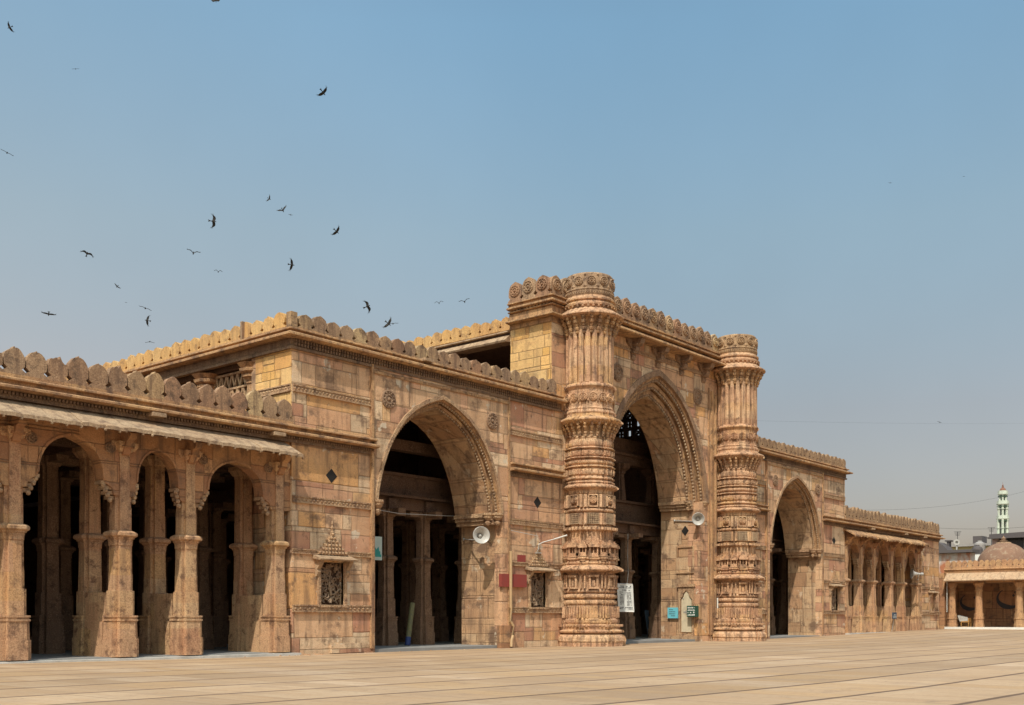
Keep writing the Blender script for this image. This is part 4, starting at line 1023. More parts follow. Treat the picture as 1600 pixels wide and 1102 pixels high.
    b = MB(); lf(b, cx, cy, [(7.54, .95), (7.60, 1.16), (7.66, 1.25), (7.70, 1.25), (7.74, 1.17), (7.82, .99), (7.9, .97), (7.96, 1.0), (8.02, .98), (8.05, .94)], 'star')
    for k in range(70):
        a = 2 * PI * k / 70; b.ball((cx + 1.12 * MRS * math.cos(a), cy + 1.12 * MRS * math.sin(a), 7.58), .03, 5)
    b.build('ledge', 'minaret', body)
    b = MB(); lf(b, cx, cy, [(8.02, .92), (8.10, .95), (8.16, .91), (8.75, .91), (8.80, .94), (8.86, 1.0), (8.90, 1.0), (8.96, .94), (9.0, .9)], 'star')
    for k in range(16):
        a = -PI / 2 + k * PI / 8; b.rosette((cx + .925 * MRS * math.cos(a), cy + .925 * MRS * math.sin(a), 8.48), (math.cos(a), math.sin(a), 0), .15, 8)
        a += PI / 16
        b.add([(cx + .93 * MRS * math.cos(a + d_), cy + .93 * MRS * math.sin(a + d_), 8.36 + z) for d_, z in ((-.05, 0), (0, -.08), (.05, 0), (0, .08))] + [(cx + .98 * MRS * math.cos(a), cy + .98 * MRS * math.sin(a), 8.36)], [(0, 1, 4), (1, 2, 4), (2, 3, 4), (3, 0, 4)])
    b.build('rosette_band', 'minaret', body)
    b = MB(); lf(b, cx, cy, [(8.96, .90), (9.0, .91), (10.9, .905), (10.95, .88)], 'flute')
    b.build('fluted_shaft', 'minaret', body)
    b = MB()
    for k in range(22):
        a = 2 * PI * (k + .5) / 22
        for i in range(5):
            t = i / 4; r = .93 + .22 * t ** 1.5; b.ball((cx + r * MRS * math.cos(a), cy + r * MRS * math.sin(a), 10.72 + .46 * t), .065 + .02 * (i % 2), 5, 1.1)
    lf(b, cx, cy, [(10.85, .88), (11.0, .92), (11.25, 1.05)], 'round')
    b.build('bracket_ring', 'cornice', body)
    b = MB(); lf(b, cx, cy, [(11.2, 1.02), (11.24, 1.22), (11.29, 1.31), (11.33, 1.30), (11.50, 1.02), (11.56, .96), (11.62, .98), (11.64, 1.04), (11.70, 1.05), (11.73, .98), (11.80, .94), (11.84, 1.0), (11.90, 1.0), (11.95, .92), (12.02, .90)], 'round')
    for k in range(32):
        a = 2 * PI * k / 32; b.ball((cx + 1.0 * MRS * math.cos(a), cy + 1.0 * MRS * math.sin(a), 11.60), .05, 5)
    b.build('cornice', 'minaret', body)
    b = MB(); lf(b, cx, cy, [(12.0, .86), (12.06, .89), (12.08, .86), (12.16, .86), (12.2, .885), (12.24, .86), (12.72, .845), (12.77, .81), (12.78, .3)], 'round', 1.06)
    for k in range(12):
        a = -PI / 2 + k * PI / 6 + .2; c_ = Vector((cx + .905 * MRS * math.cos(a), cy + .905 * MRS * math.sin(a)  , 12.48)); b.rosette(c_, (math.cos(a), math.sin(a), 0), .155, 8)
        a += PI / 12
        for z0, s in ((12.3, .09), (12.68, .05)):
            b.add([(cx + .91 * MRS * math.cos(a + d_ * s), cy + .91 * MRS * math.sin(a + d_ * s), z0 + z * s) for d_, z in ((-1, 0), (0, -1), (1, 0), (0, 1))] + [(cx + .96 * MRS * math.cos(a), cy + .96 * MRS * math.sin(a), z0)], [(0, 1, 4), (1, 2, 4), (2, 3, 4), (3, 0, 4)])
    for k in range(60):
        a = 2 * PI * k / 60; b.box(cx + .92 * MRS * math.cos(a) - .018, cx + .92 * MRS * math.cos(a) + .018, cy + .92 * MRS * math.sin(a) - .018, cy + .92 * MRS * math.sin(a) + .018, 12.09, 12.15)
    b.build('crown', 'merlon', body)
minaret(30.83, -.56); minaret(41.47, -.56)

# loose stone chips gathered along the foot of the wall
ch = MB(); rc = random.Random(5)
for k in range(110):
    x = rc.choice((rc.uniform(17.6, 19.2), rc.uniform(10, 60), rc.uniform(18, 30))); y = -.06 - abs(rc.gauss(0, .22)); q = rc.uniform(.008, .028) * (1.6 if x < 19.2 else 1)
    if 29.3 < x < 32.3 or 40 < x < 43: y -= 1.35
    pts = [(x + q * math.cos(t * 1.26 + rc.uniform(-.3, .3)) * rc.uniform(.7, 1.2), y + q * math.sin(t * 1.26) * rc.uniform(.7, 1.2)) for t in range(5)]
    z = gz(x, y) - .004
    ch.loft([[(px, py, z) for px, py in pts], [(x + (px - x) * .6, y + (py - y) * .6, z + q * rc.uniform(.5, 1.0)) for px, py in pts]])
tag(ch.build('stone_chips', 'jamb'), 'loose pale stone chips scattered along the foot of the mosque wall', 'rubble', kind='stuff')
# ---- painted patches and pipes on the walls
m = MB(); m.box(26.62, 27.9, -.066 - .06, -.0, 1.88, 2.30); m.box(27.55, 27.98, -.01, .02, 2.66, 2.96)
part(m, 'painted_patch', 'red')
m = MB(); m.tube([(27.02, -.17, 3.05), (27.02, -.17, 1.2), (27.02, -.17, .75), (27.1, -.2, .6), (27.1, -.2, .3), (27.02, -.2, .12), (26.98, -.22, -.08)], .05, 8); part(m, 'drain_pipe', 'pipe', smooth=True)
m = MB(); m.tube([(40.62, -.14, 1.7), (40.62, -.14, -.1)], .03, 8); m.tube([(40.62, -.14, .9), (40.62, .02, .9)], .03, 6); part(m, 'drain_pipe', 'white', smooth=True)
m = MB(); m.tube([(27.0, -.2, 3.72), (28.4, -.2, 3.62)], .011, 6); part(m, 'conduit', 'cable')
# low stone blocks against the wall
m = MB(); m.box(19.5, 20.6, -.1, .02, -.1, .16); part(m, 'stone_block', 'wall')
m = MB(); m.box(26.55, 27.0, -.16, .02, -.12, .62); part(m, 'stone_block', 'arcade')

# ---------------------------------------------------------------- fixtures on and in the mosque
def horn(loc, axis, arm0, label, r=.27):
    t = thing('loudspeaker', loc, label, 'loudspeaker', 'loudspeaker horns on the mosque front')
    a = Vector(axis).normalized(); l = Vector(loc)
    b = MB(); prof = [(.05, -.48), (.06, -.46), (.06, -.36), (.075, -.33), (.10, -.2), (.15, -.1), (.21, -.03), (r, .0), (r + .012, .01), (r, .02), (r - .012, .012), (.2, -.02), (.14, -.09), (.09, -.19), (.03, -.24)]
    b.lathe(l, prof, 24, a); b.build('horn', 'horn', t, smooth=True)
    b = MB(); b.lathe(l, [(.0, -.26), (.055, -.24), (.07, -.17), (.03, -.12), (.001, -.1)], 12, a); b.build('throat', 'metal', t, smooth=True)
    b = MB(); b.lathe(l, [(.085, -.64), (.095, -.62), (.095, -.5), (.06, -.47)], 14, a); b.build('driver', 'metal', t, smooth=True)
    b = MB(); b.tube([l - a * .36, l - a * .36 + Vector((0, 0, -.12)), Vector(arm0)], .022, 6); b.ball(arm0, .05, 8); b.build('bracket', 'metal', t)
horn((25.9, .12, 3.52), (-.55, -.82, .05), (26.68, 1.6, 3.5), 'round pale loudspeaker horn beside the large pointed arch left of the minarets')
horn((39.0, -.15, 4.93), (-.80, -.58, -.12), (39.28, 1.15, 4.95), 'pale loudspeaker horn on the right side of the tall central arch', .25)
horn((63.35, -.15, 3.42), (-.62, .78, .05), (64.4, -.1, 3.1), 'pale loudspeaker horn seen edge on in the far right arcade', .3)

def textlines(mb, origin, du, dv, n, w0, hh, nrm, rnd, seg=(.02, .06)):
    for i in range(n):
        x = 0.0
        while x < w0:
            s = rnd.uniform(*seg); s = min(s, w0 - x)
            if rnd.random() < .82:
                o = origin + du * x + dv * i; a = du * s; b_ = Vector((0, 0, hh * rnd.uniform(.6, 1)))
                mb.loft([[o, o + a, o + a + b_, o + b_], [p + nrm * .004 for p in (o, o + a, o + a + b_, o + b_)]])
            x += s + rnd.uniform(.008, .02)
rn = random.Random(3)
# white notice board hung at a tilt beside the near minaret
t = thing('notice_board', (33.3, -.5, 1.55), 'white notice board of dark printed columns, tilted beside the left minaret', 'notice board')
du = Vector((.80, -.6, -.03)).normalized(); nr = Vector((-.6, -.8, 0)); up = Vector((-.05, .03, 1)).normalized()
c = Vector((33.3, -.42, 1.6)); W, Hh = .60, 1.02
b = MB(); cor = [c - du * W / 2 - up * Hh / 2, c + du * W / 2 - up * Hh / 2, c + du * W / 2 + up * Hh / 2, c - du * W / 2 + up * Hh / 2]
b.loft([cor, [p - nr * .03 for p in cor]]); b.build('panel', 'board', t)
b = MB()
for p, q in ((0, 1), (1, 2), (2, 3), (3, 0)): b.tube([cor[p], cor[q]], .016, 4)
b.build('frame', 'white', t)
b = MB(); o = c + nr * .003
textlines(b, o - du * .24 + up * .36, du, up * .055, 2, .48, .038, nr, rn)
textlines(b, o - du * .12 + up * .27, du, up * .055, 1, .3, .035, nr, rn)
textlines(b, o - du * .22 - up * .25, du, up * .05, 10, .14, .03, nr, rn, (.02, .05)); textlines(b, o + du * .05 - up * .28, du, up * .047, 11, .17, .03, nr, rn, (.02, .05))
textlines(b, o - du * .25 - up * .42, du, up * .05, 2, .50, .035, nr, rn)
b.build('lettering', 'ink', t)
b = MB(); b.tube([c - nr * .02 - du * .2, (32.9, 0.05, 1.75)], .015, 5); b.tube([c - nr * .02 - du * .2 - up * .3, (32.9, .05, 1.3)], .015, 5); b.build('bracket', 'metal', t)
# blue sign at the inner edge of the jamb
t = thing('sign', (JX - .06, 1.2, .86), 'small sky blue sign with dark writing left of the narrow cream door', 'sign')
b = MB(); b.box(JX - .10, JX - .06, .96, 1.46, .84, 1.29); b.build('panel', 'cyan', t)
b = MB(); textlines(b, Vector((JX - .102, 1.38, .93)), Vector((0, -1, 0)), Vector((0, 0, .085)), 4, .3, .035, Vector((-1, 0, 0)), rn, (.03, .09)); b.build('lettering', 'slate', t)
# dark green box sign at the front edge of the jamb
t = thing('sign', (JX - .06, .2, .9), 'dark green box sign with white writing right of the narrow cream door', 'sign')
b = MB(); b.box(JX - .30, JX - .06, -.02, .40, .90, 1.36); b.build('panel', 'green', t)
b = MB(); textlines(b, Vector((JX - .302, .36, .95)), Vector((0, -1, 0)), Vector((0, 0, .10)), 4, .34, .07, Vector((-1, 0, 0)), rn, (.03, .07)); b.build('lettering', 'board', t)
# pale sign hanging inside the left arch
t = thing('sign', (23.1, 2.12, 2.6), 'pale sign with teal mark hanging at the left edge of the large arch', 'sign')
b = MB(); b.box(22.78, 23.42, 2.1, 2.14, 2.68, 3.42); b.build('panel', 'mint', t)
b = MB(); b.box(22.98, 23.38, 2.09, 2.1, 2.78, 2.86); b.box(23.04, 23.34, 2.09, 2.1, 2.86, 2.96); b.prism([(23.08, 2.96), (23.12, 3.08), (23.18, 3.0), (23.26, 3.1), (23.3, 2.96)], 2.09, 2.1); b.build('emblem', 'teal', t)
# small grey board on the right arcade
t = thing('sign', (59.7, -.1, .7), 'small slate grey board leaning before the columns of the far right arcade', 'sign')
b = MB(); b.box(60.15, 60.75, -.22, -.18, .78, 1.15); b.build('panel', 'slate', t)
b = MB(); textlines(b, Vector((60.2, -.225, .84)), Vector((1, 0, 0)), Vector((0, 0, .08)), 3, .5, .04, Vector((0, -1, 0)), rn); b.build('lettering', 'board', t)
b = MB(); b.tube([(60.45, -.17, .8), (60.45, -.05, .05)], .02, 5); b.build('leg', 'metal', t)
# lamp over the small window
t = thing('wall_lamp', (28.55, -.05, 3.2), 'tube lamp on a thin bent arm above the small window by the left minaret', 'lamp')
b = MB(); b.tube([(28.5, -.08, 3.1), (28.5, -.14, 3.18), (28.5, -.14, 3.34), (28.62, -.25, 3.42), (28.85, -.55, 3.52)], .018, 6); b.box(28.42, 28.6, -.2, -.05, 3.04, 3.07); b.build('arm', 'metal', t)
b = MB(); b.tube([(28.85, -.55, 3.52), (29.1, -.9, 3.65)], .028, 8); b.build('tube', 'horn', t, smooth=True)
# hanging cable in the central arch
b = MB(); b.tube([(36.9, 1.9, 4.3), (36.88, 1.9, 3.4), (36.92, 1.9, 2.7), (36.85, 1.9, 2.3), (36.6, 1.88, 1.75), (36.3, 1.85, 1.45)], .014, 5)
tag(b.build('hanging_cable', 'cable'), 'thin pale cable hanging down inside the tall central arch', 'cable')
# rolled mat and leaning boards inside
t = thing('rolled_mat', (24.9, 2.3, 0), 'yellow patterned rolled mat with blue end leaning on a column in the left arch', 'mat')
b = MB(); b.tube([(24.72, 2.25, .22), (25.02, 2.36, 1.35)], .085, 10); b.build('roll', 'matroll', t, smooth=True)
b = MB(); b.tube([(24.66, 2.23, FZ), (24.725, 2.253, .24)], .09, 10); b.build('wrapping', 'blue', t, smooth=True)
b = MB(); b.prism([(38.0, FZ), (38.25, FZ), (37.85, 1.15), (37.65, 1.15)], 3.2, 3.26)
tag(b.build('leaning_board', 'matroll'), 'dull olive board leaning in the dark of the central arch', 'board')
b = MB(); b.prism([(40.55, FZ), (40.85, FZ), (40.5, 1.2), (40.25, 1.2)], 3.25, 3.3)
tag(b.build('leaning_board', 'slate'), 'dark blue board leaning beside the right jamb of the central arch', 'board')

# ---------------------------------------------------------------- cloister at the right
CX0 = 71.0; CF = .2
cl = thing('cloister', (CX0, -4, CF), 'low sandstone cloister with sloping eave, round dome and painted calligraphy at right', 'cloister')
def cp(mb, name, mat, **k): return mb.build(name, mat, cl, **k)
b = MB(); b.box(CX0 - .35, CX0 + 9, -40, .45, -.3, CF - .01); cp(b, 'floor', 'floor')
b = MB(); b.box(CX0 - .42, CX0 - .34, -40, .4, -.3, CF + .06); cp(b, 'kerb', 'white')
b = MB(); b.box(CX0 + 2.6, CX0 + 3, -40, .5, -.2, 3.6); b.box(CX0 - .1, CX0 + 3, .5, .9, -.2, 3.7); b.box(68.35, CX0 + .2, 1.2, 1.6, -.2, 3.6); cp(b, 'wall', 'arcade')
bay = [.09, -1.55, -3.95, -5.6, -8.0, -9.6, -12.0, -13.6, -16.0, -17.6, -20]
for y in bay:
    b = MB(); c0 = (CX0 + .1, y)
    for pr, pl in (([(CF - .02, .31), (CF + .25, .30), (CF + .26, .27), (CF + .55, .27), (CF + .56, .30), (CF + .62, .30), (CF + .63, .26), (CF + .92, .26)], plan8),
                   ([(CF + .92, .215), (CF + 2.3, .20), (CF + 2.31, .24), (CF + 2.37, .25), (CF + 2.38, .20), (CF + 2.55, .21), (CF + 2.75, .31), (CF + 2.85, .32)], plan8)):
        b.loft([[(c0[0] + px, c0[1] + py, z) for px, py in pl(s)] for z, s in pr])
    cp(b, 'column', 'cloister')
b = MB(); b.box(CX0 - .1, CX0 + 2.8, -40, .5, 3.05, 3.3); b.box(CX0 - .12, CX0 + .3, -40, .45, 3.29, 3.75); b.box(CX0 + .3, CX0 + 2.9, -40, .45, 3.3, 3.72); cp(b, 'roof', 'arcade')
b = MB(); y = .35
while y > -38:
    w_ = random.uniform(.8, 1.3); dz = random.uniform(-.02, .02)
    b.loft([[(CX0 - .08, yy, 3.64), (CX0 - .72, yy, 3.14 + dz), (CX0 - .74, yy, 3.20 + dz), (CX0 - .08, yy, 3.72)] for yy in (y, y - w_ + .015)]); y -= w_
cp(b, 'eave', 'eave_pale')
b = MB(); b.sweep([(CX0 - .1, .5), (CX0 - .1, -40)], lip(3.86, .12, .08)); b.box(CX0 - .14, CX0 + .1, -40, .5, 3.72, 4.05)
pc = cp(b, 'parapet', 'cloister')
for i in range(24): inst('merlon', CLOM[i % 4], pc, (CX0 - .13, .28 - i * .34, 4.02), -PI / 2, (.69, .9, .88))
b = MB(); dc = (CX0 + 6.0, -1.55, 4.0); prof = [(2.05, -.6), (2.05, 0), (2.12, .05), (2.08, .1)] + [(2.0 * math.cos(t * PI / 20) ** .9, .1 + 1.75 * math.sin(t * PI / 20)) for t in range(1, 10)]
dc = (CX0 + 5.6, -1.48, 4.25)
b.lathe(dc, [(1.72, -.6), (1.72, .0)] + [(1.68 * math.cos(t * PI / 22) ** .95, 1.62 * math.sin(t * PI / 22)) for t in range(0, 11)] + [(.08, 1.63)], 40); dm = cp(b, 'dome', 'dome', smooth=True)
b = MB(); b.lathe((dc[0], dc[1], dc[2] + 1.55), [(.5, 0), (.46, .08), (.2, .12), (.26, .2), (.12, .26), (.18, .34), (.05, .42), (.01, .55)], 14); b.build('finial', 'merlon', dm)
# painted letters on the back wall (two large bowls with their dots)
def bowl(cy, cz, s, nm):
    b = MB(); X = CX0 + 2.592; pts = []; inn = []
    for i in range(25):
        t = R(120 + 225 * i / 24); th = .04 + .26 * math.sin(PI * i / 24) ** 1.4
        pts.append((cy - s * math.cos(t), cz + s * .9 * math.sin(t))); inn.append((cy - (s - th * s) * math.cos(t), cz + (s - th * s * 1.7) * .9 * math.sin(t)))
    for i in range(24):
        q = [pts[i], pts[i + 1], inn[i + 1], inn[i]]
        b.loft([[(X, y_, z_) for y_, z_ in q], [(X + .02, y_, z_) for y_, z_ in q]])
    for oy, oz in nm:
        q = [(cy + oy - .12 * s, cz + oz), (cy + oy, cz + oz - .14 * s), (cy + oy + .12 * s, cz + oz), (cy + oy, cz + oz + .14 * s)]
        b.loft([[(X, y_, z_) for y_, z_ in q], [(X + .02, y_, z_) for y_, z_ in q]])
    return b
b = bowl(-.22, 1.85, .62, ((-.3, .3),)); cp(b, 'calligraphy', 'ink')
b = bowl(-2.62, 2.05, .74, ((-.3, .22), (-.42, .42))); cp(b, 'calligraphy', 'ink')
b = bowl(-5.6, 1.9, .7, ((0, .3),)); cp(b, 'calligraphy', 'ink')
b = MB(); b.box(70.2, 70.28, .95, 1.05, 0.1, 2.0); b.box(69.0, 70.2, 1.14, 1.19, .1, 1.75); cp(b, 'door', 'terra')
b = MB(); b.tube([(70.75, .3, 3.4), (70.75, .3, 1.2)], .02, 5); b.tube([(69.2, .9, 2.9), (69.2, .9, .1)], .05, 6); cp(b, 'drain_pipe', 'white')
# wicker seat with a grey cloth
t = thing('wicker_chair', (71.6, -.45, CF), 'low orange wicker chair with a pale grey cloth under the cloister', 'chair')
b = MB(); b.box(71.4, 71.9, -.85, -.35, CF + .35, CF + .42)
for sx, sy in ((71.4, -.85), (71.85, -.85), (71.4, -.4), (71.85, -.4)): b.box(sx, sx + .05, sy, sy + .05, CF, CF + .36)
b.box(71.4, 71.45, -.85, -.35, CF + .02, CF + .08); b.box(71.4, 71.9, -.85, -.80, CF + .42, CF + .62)
b.build('seat', 'wicker', t)
b = MB(); b.loft([[(71.42, -.78, CF + .42), (71.88, -.78, CF + .42), (71.88, -.3, CF + .42), (71.42, -.3, CF + .42)], [(71.45, -.62, CF + .62), (71.85, -.66, CF + .66), (71.86, -.12, CF + .82), (71.42, -.15, CF + .78)]]); b.build('cloth', 'horn', t, jitter=.03)

# ---------------------------------------------------------------- city behind
def bpart(mb, name, mat, par): return mb.build(name, mat, par)
t = thing('building', (112, 14, 0), 'pale yellow flat roofed building behind the dome', 'building')
b = MB(); b.box(114, 130, 7.5, 40, 0, 8.05); bpart(b, 'wall', 'yellow', t)
b = MB(); b.box(113.6, 130, 7.4, 40.2, 8.05, 8.3); rf = bpart(b, 'roof', 'grey', t)
b = MB(); b.box(114.4, 116, 11.2, 12.1, 8.2, 9.1); b.build('water_tank', 'roofdark', rf)
b = MB()
for y in (10.4, 12.6): b.box(113.9, 114.1, y, y + .9, 6.5, 7.5)
bpart(b, 'window', 'grey', t)
t = thing('building', (104, 4, 0), 'dark roofed building with pink corner pillar below the far minaret', 'building')
b = MB(); b.box(104.6, 113, -22, 7.0, 0, 6.6); bpart(b, 'wall', 'roofdark', t)
b = MB(); b.prism_x([(7.3, 8.1), (7.3, 8.42), (-22, 9.2), (-22, 8.6)], 103.4, 113); b.box(103.2, 103.6, -22, 7.4, 8.0, 8.16); bpart(b, 'roof', 'roofdark', t)
b = MB(); b.box(103.9, 104.6, 6.75, 7.2, 0, 8.1); bpart(b, 'pillar', 'pink', t)
b = MB(); b.box(104.4, 104.6, -22, 4.6, 6.0, 6.55)
for y in (4.5, 2.9, 1.3, -.3): b.box(104.35, 104.55, y - .07, y + .07, 6.5, 8.4)
bpart(b, 'window_frame', 'white', t)
b = MB(); b.box(104.7, 104.8, -22, 7, 6.6, 8.4); bpart(b, 'glass', 'glass', t)
t = thing('shed', (86, 5, 0), 'shed clad in rusty corrugated sheets behind the end of the mosque', 'shed')
b = MB(); b.box(87, 88.2, 3.9, 16, 0, 5.88); bpart(b, 'wall', 'rust', t)
b = MB(); b.prism_x([(3.6, 6.12), (16, 6.05), (16, 5.89), (3.6, 5.9)], 86.6, 88.4); bpart(b, 'roof', 'roofdark', t)
b = MB(); b.box(94, 94.8, 2.0, 5.95, 0, 6.1); tag(b.build('white_wall', 'white'), 'bright white wall between the rusty shed and the dome', 'wall')
t = thing('building', (98, 16, 0), 'dark grey tiled house just beyond the end of the mosque', 'building')
b = MB(); b.box(99, 100.2, 9.4, 22, 0, 6.6); bpart(b, 'wall', 'grey', t)
b = MB(); b.prism_x([(9.2, 6.5), (9.7, 7.2), (10.3, 7.6), (12.6, 7.9), (22, 7.9), (22, 6.5)], 98.6, 100.4); rf = bpart(b, 'roof', 'roofdark', t)
b = MB(); b.box(100, 100.6, 9.75, 9.95, 6.8, 7.7); b.box(99.9, 100.7, 9.6, 10.1, 7.7, 7.82); b.build('chimney', 'roofdark', rf)
b = MB(); b.lathe((96, 7.79, 7.32), [(.26, 0), (.26, .12), (.12, .12), (.10, 0)], 18, (-1, -.3, 0)); b.tube([(96, 7.79, 5.6), (96, 7.79, 7.1)], .07, 6); b.box(95.7, 96.3, 7.5, 8.1, 5.2, 6.6)
tag(b.build('roof_ornament', 'horn'), 'small pale round ornament standing on the roofs beyond the mosque', 'ornament')
for q, (x, y, z0, h) in enumerate(((110, 12.2, 8.0, 1.3), (112, 9.6, 8.0, 1.7), (102, 1.2, 8.6, 1.5))):
    b = MB(); b.tube([(x, y, z0 - .6), (x, y, z0 + h)], .03, 5)
    for k in range(4): b.tube([(x, y - .35 + .05 * k, z0 + h - .12 * k), (x, y + .35 - .05 * k, z0 + h - .12 * k)], .018, 4)
    tag(b.build('roof_aerial', 'wire'), ('thin aerial on the yellow roof left of the water tank', 'thin aerial on the yellow roof near the pink pillar', 'thin aerial on the dark roof behind the dome')[q], 'aerial')
for q, (x, y, z, r) in enumerate(((97, 6.4, 6.0, .45), (105, 8.6, 6.9, .5))):
    b = MB(); b.lathe((x, y, z), [(r * .95, -1.6), (r * .95, 0), (r, .05), (r, .7), (r * .9, .85), (r * .4, .98), (r * .38, 1.08), (.02, 1.1)], 18)
    tag(b.build('roof_tank', ('roofdark', 'grey')[q]), ('black round roof tank just right of the pale ornament', 'grey round roof tank in front of the yellow building')[q], 'water tank')
# slim far minaret
t = thing('far_minaret', (147.98, 18.67, 0), 'slim pale green and white minaret with three balconies in the distance', 'minaret')
cx, cy = 147.98, 18.67
b = MB()
def oc(r): return [(cx + r * math.cos(2 * PI * k / 8 + .3), cy + r * math.sin(2 * PI * k / 8 + .3)) for k in range(8)]
def stk(mb, pr): mb.loft([[(x, y_, z) for x, y_ in oc(r)] for z, r in pr])
stk(b, [(0, 1.3), (11.0, 1.2), (11.05, 1.5), (11.5, 1.5), (11.55, .5)]); bpart(b, 'base', 'pale_green', t)
b = MB()
for z0, z1, r in ((11.4, 13.6, .52), (13.9, 15.5, .46), (15.8, 16.75, .36)): stk(b, [(z0, r * .62), (z1, r * .62)])
bpart(b, 'core', 'dark_green', t)
b = MB()
for z0, z1, r in ((11.4, 13.6, .60), (13.9, 15.5, .54), (15.8, 16.75, .42)):
    for k in range(6):
        a = 2 * PI * k / 6 + .25; x, y_ = cx + r * math.cos(a), cy + r * math.sin(a)
        b.tube([(x, y_, z0), (x, y_, z1)], .17 * r / .7 + .02, 6)
        b.tube([(x, y_, z0 + .9), (x, y_, z0 + 1.0)], .24, 6)
bpart(b, 'column', 'pale_green', t)
for z, r in ((13.3, .72), (15.2, .7), (16.5, .58)):
    b = MB(); stk(b, [(z - .12, r * .8), (z - .1, r), (z + .05, r * 1.02), (z + .06, r * .8)]); bpart(b, 'band', 'dark_green', t)
for z, r in ((13.5, .76), (15.4, .74), (16.7, .62)):
    b = MB(); stk(b, [(z - .1, r * .7), (z, r), (z + .12, r * 1.05), (z + .14, r), (z + .5, r * .95), (z + .52, r * .4)]); bpart(b, 'balcony', 'pale_green', t)
b = MB(); b.lathe((cx, cy, 17.15), [(.4, 0), (.40, .15), (.28, .35), (.10, .5), (.16, .58), (.06, .66), (.10, .78), (.02, .88), (.01, 1.2)], 12); bpart(b, 'cupola', 'terra', t)

# ---------------------------------------------------------------- overhead wires
def wire(p0, p1, sag, r, label, nb=24):
    b = MB(); p0, p1 = Vector(p0), Vector(p1); pts = []
    for i in range(nb + 1):
        f = i / nb; p = p0.lerp(p1, f); p.z -= sag * 4 * f * (1 - f); pts.append(p)
    b.tube(pts, r, 4); tag(b.build('overhead_wire', 'wire'), label, 'wire', 'overhead wires')
wire((79.79, 21.98, 17.30), (162.73, 16.69, 27.79), 0.2, 0.004, 'faint hair thin wire crossing the right sky level with the minaret band')
wire((114.63, 27.21, 12.83), (162.73, 16.69, 19.27), 1.2, 0.010, 'slack wire rising to the right above the far minaret')
wire((132.21, 21.87, 11.59), (141.03, 11.40, 11.97), 0.3, 0.013, 'level wire crossing in front of the far minaret')
# ---------------------------------------------------------------- birds
def bird_mesh(dihedral, sweep, tail):
    mb = MB()
    # continuous body: head, trunk and forked tail along y; wings along x
    mb.lathe((0, 0, 0), [(.005, .36), (.03, .33), (.05, .28), (.06, .22), (.075, .12), (.085, 0), (.07, -.14), (.04, -.24), (.03, -.30)], 8, (0, 1, 0))
    mb.add([(-.03, -.22, .01), (.03, -.22, .01), (.12 + tail, -.56, .0), (.0, -.49, .0), (-.12 - tail, -.56, .0), (0, -.22, -.02)], [(0, 1, 2, 3), (0, 3, 4), (1, 5, 3, 2), (5, 0, 4, 3)])
    for s in (-1, 1):
        secs = [(.04, .17, -.12, 0), (.22, .20, -.12, .10 * dihedral), (.42, .17 + .02, -.10 - .02, .16 * dihedral), (.60, .12 - sweep * .3, -.12 - sweep * .3, .16 * dihedral - .02), (.74, -.02 - sweep, -.13 - sweep, .13 * dihedral - .03)]
        rings = [[(s * x, f, z + .012), (s * x, (f + r) / 2, z + .03), (s * x, r, z + .006), (s * x, (f + r) / 2, z - .008)] for x, f, r, z in secs]
        mb.loft(rings)
        for k in range(4):
            a = .5 - k * .28; mb.loft([[(s * .70, -.02 - sweep - k * .035, .13 * dihedral - .02), (s * .70, -.055 - sweep - k * .035, .13 * dihedral - .02), (s * .70, -.037 - sweep - k * .035, .13 * dihedral - .035)],
                                      [(s * (.70 + .2 * math.cos(a)), -.02 - sweep - k * .05 + .2 * math.sin(a) - .05, .13 * dihedral), (s * (.70 + .2 * math.cos(a)), -.04 - sweep - k * .05 + .2 * math.sin(a) - .05, .13 * dihedral), (s * (.70 + .19 * math.cos(a)), -.03 - sweep - k * .05 + .2 * math.sin(a) - .05, .13 * dihedral - .01)]])
    o = mb.build('bird', 'bird', smooth=True); me = o.data; bpy.data.objects.remove(o); return me
BM = [bird_mesh(.6, .05, .02), bird_mesh(1.2, .12, .0), bird_mesh(.2, .0, .04), bird_mesh(-.5, .18, .02)]
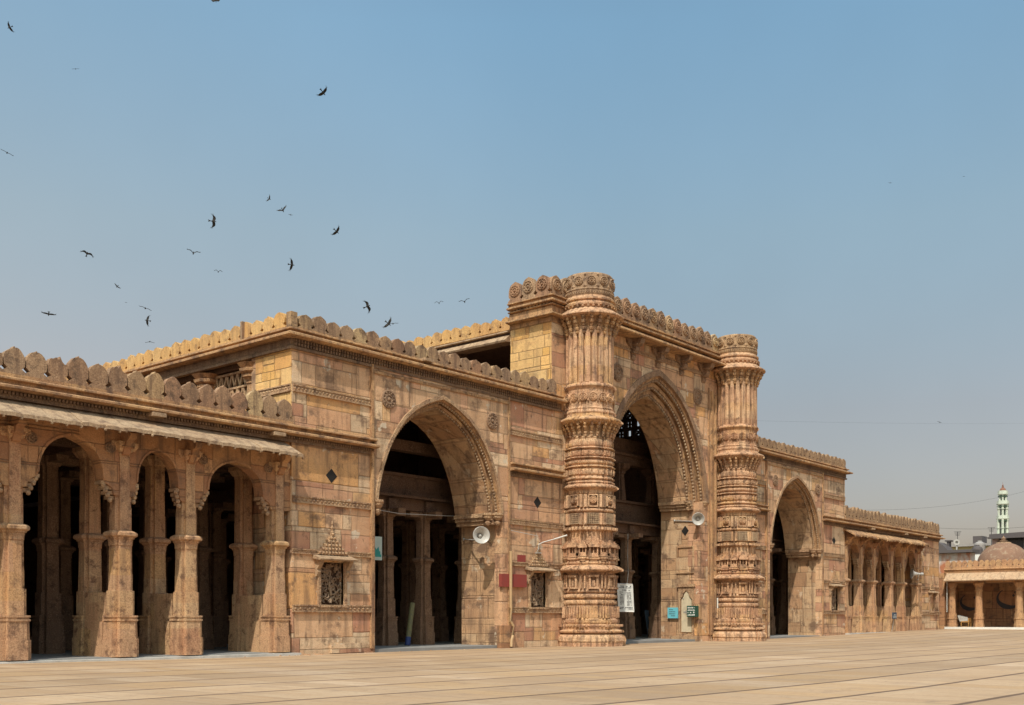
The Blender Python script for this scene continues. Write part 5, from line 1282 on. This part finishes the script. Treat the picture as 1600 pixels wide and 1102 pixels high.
BIRDS = [((115.93, 145.38, 113.35), (-79.3, 10.4, 139.6), 3, 1.00, 'bird cut by the top edge of the sky with drooping wings'),
         ((98.28, 188.17, 116.00), (-11.3, 50.1, 11.3), 0, 1.00, 'bird near the upper left corner with steeply banked wings'),
         ((116.05, 196.23, 117.39), (15.6, -10.5, -32.9), 2, 0.70, 'tiny bird seen end on below the upper left corner, alone'),
         ((107.14, 104.83, 80.51), (-27.3, -37.1, -61.2), 0, 1.00, 'bird highest over the middle roofs, wings slanting up to the right'),
         ((80.67, 151.22, 75.52), (-30.6, -19.2, 162.9), 2, 1.00, 'thin gliding bird at the left edge, wings in one slanting line'),
         ((183.38, 218.33, 115.15), (-88.8, 55.7, 109.2), 1, 1.00, 'small bird just left above the pair of close birds, over the left block'),
         ((123.83, 136.01, 74.97), (-63.0, 28.2, 130.7), 1, 1.00, 'larger bird of the close pair, wings raised to the right'),
         ((208.76, 241.35, 123.51), (-50.1, -5.3, 143.6), 2, 0.67, 'tiny bird just below right of the larger bird of the close pair'),
         ((91.29, 110.21, 57.81), (-41.4, -70.2, -112.4), 0, 1.00, 'large bird with wings held upright, highest over the left parapet'),
         ((122.01, 119.05, 66.73), (-31.3, -46.3, -62.2), 0, 1.00, 'bird wheeling right of the close pair, wings slanting up to the right'),
         ((84.02, 132.25, 56.02), (16.8, -17.9, 157.4), 0, 1.00, 'dark bird at left with wings slanting down to the right, level with a thin glider'),
         ((94.42, 119.91, 56.11), (-36.1, -8.5, 149.3), 1, 1.00, 'thin gliding bird below the large upright bird, wings slightly raised'),
         ((158.50, 206.12, 86.63), (-3.1, -3.2, 146.3), 1, 1.00, 'faint small glider below right of the thin glider'),
         ((110.19, 116.20, 57.51), (16.5, -71.3, -108.9), 0, 1.00, 'upright winged bird alone above the left corner of the tall block'),
         ((156.53, 250.17, 91.18), (-59.8, -35.5, 162.0), 0, 1.00, 'small bird over the low left wing, wings slanting down to the right'),
         ((76.04, 128.30, 44.46), (-13.5, 4.4, -25.6), 2, 1.00, 'lowest dark bird at far left, gliding flat above the merlons'),
         ((95.00, 134.22, 50.51), (-11.8, -16.3, 153.4), 2, 1.00, 'pencil thin glider directly above an upright winged bird'),
         ((107.89, 154.92, 54.91), (56.4, 74.4, 80.9), 0, 1.00, 'small bird with wings upright directly under the pencil thin glider'),
         ((135.24, 198.95, 63.60), (-3.6, 2.4, 148.1), 3, 1.00, 'small flat glider lowest of all, just over the left side parapet'),
         ((176.42, 279.71, 96.76), (-45.4, 5.2, 148.3), 2, 0.36, 'barely visible speck of a bird left of the pencil thin glider'),
         ((111.46, 99.70, 48.04), (21.9, -62.4, 170.7), 0, 1.00, 'bird with steep wings above the parapet of the left arch block'),
         ((113.53, 97.25, 45.42), (-78.6, 49.4, 118.3), 0, 1.00, 'low bird above the left arch block crossing a thin glider'),
         ((136.76, 120.67, 54.32), (11.1, -5.3, -45.0), 2, 1.00, 'thin glider crossing behind the low bird above the left arch block'),
         ((177.72, 148.56, 72.35), (28.3, -8.4, -48.5), 1, 1.00, 'left of two faint gliders beside the portal'),
         ((145.18, 110.68, 58.29), (2.8, -15.4, -52.0), 1, 1.00, 'right of two faint gliders beside the portal'),
         ((326.67, 101.49, 133.27), (-41.1, -10.2, 114.8), 2, 0.56, 'tiny speck of a bird in the right sky, the lower of two'),
         ((341.15, 84.32, 135.22), (0.8, 7.8, -69.6), 2, 0.40, 'tiny speck of a bird in the right sky, the higher of two'),
         ((336.36, 89.99, 60.25), (-9.8, 22.0, -67.6), 2, 0.67, 'tiny bird beside the faint wire in the right sky')]
for loc, rot, k, sc, lab in BIRDS:
    o = bpy.data.objects.new('bird', BM[k]); C.objects.link(o); o.location = loc; o.rotation_euler = [R(a) for a in rot]; o.scale = (sc * 1.15, sc * 1.5, sc * 2.0)
    tag(o, lab, 'bird', 'birds circling in the sky')
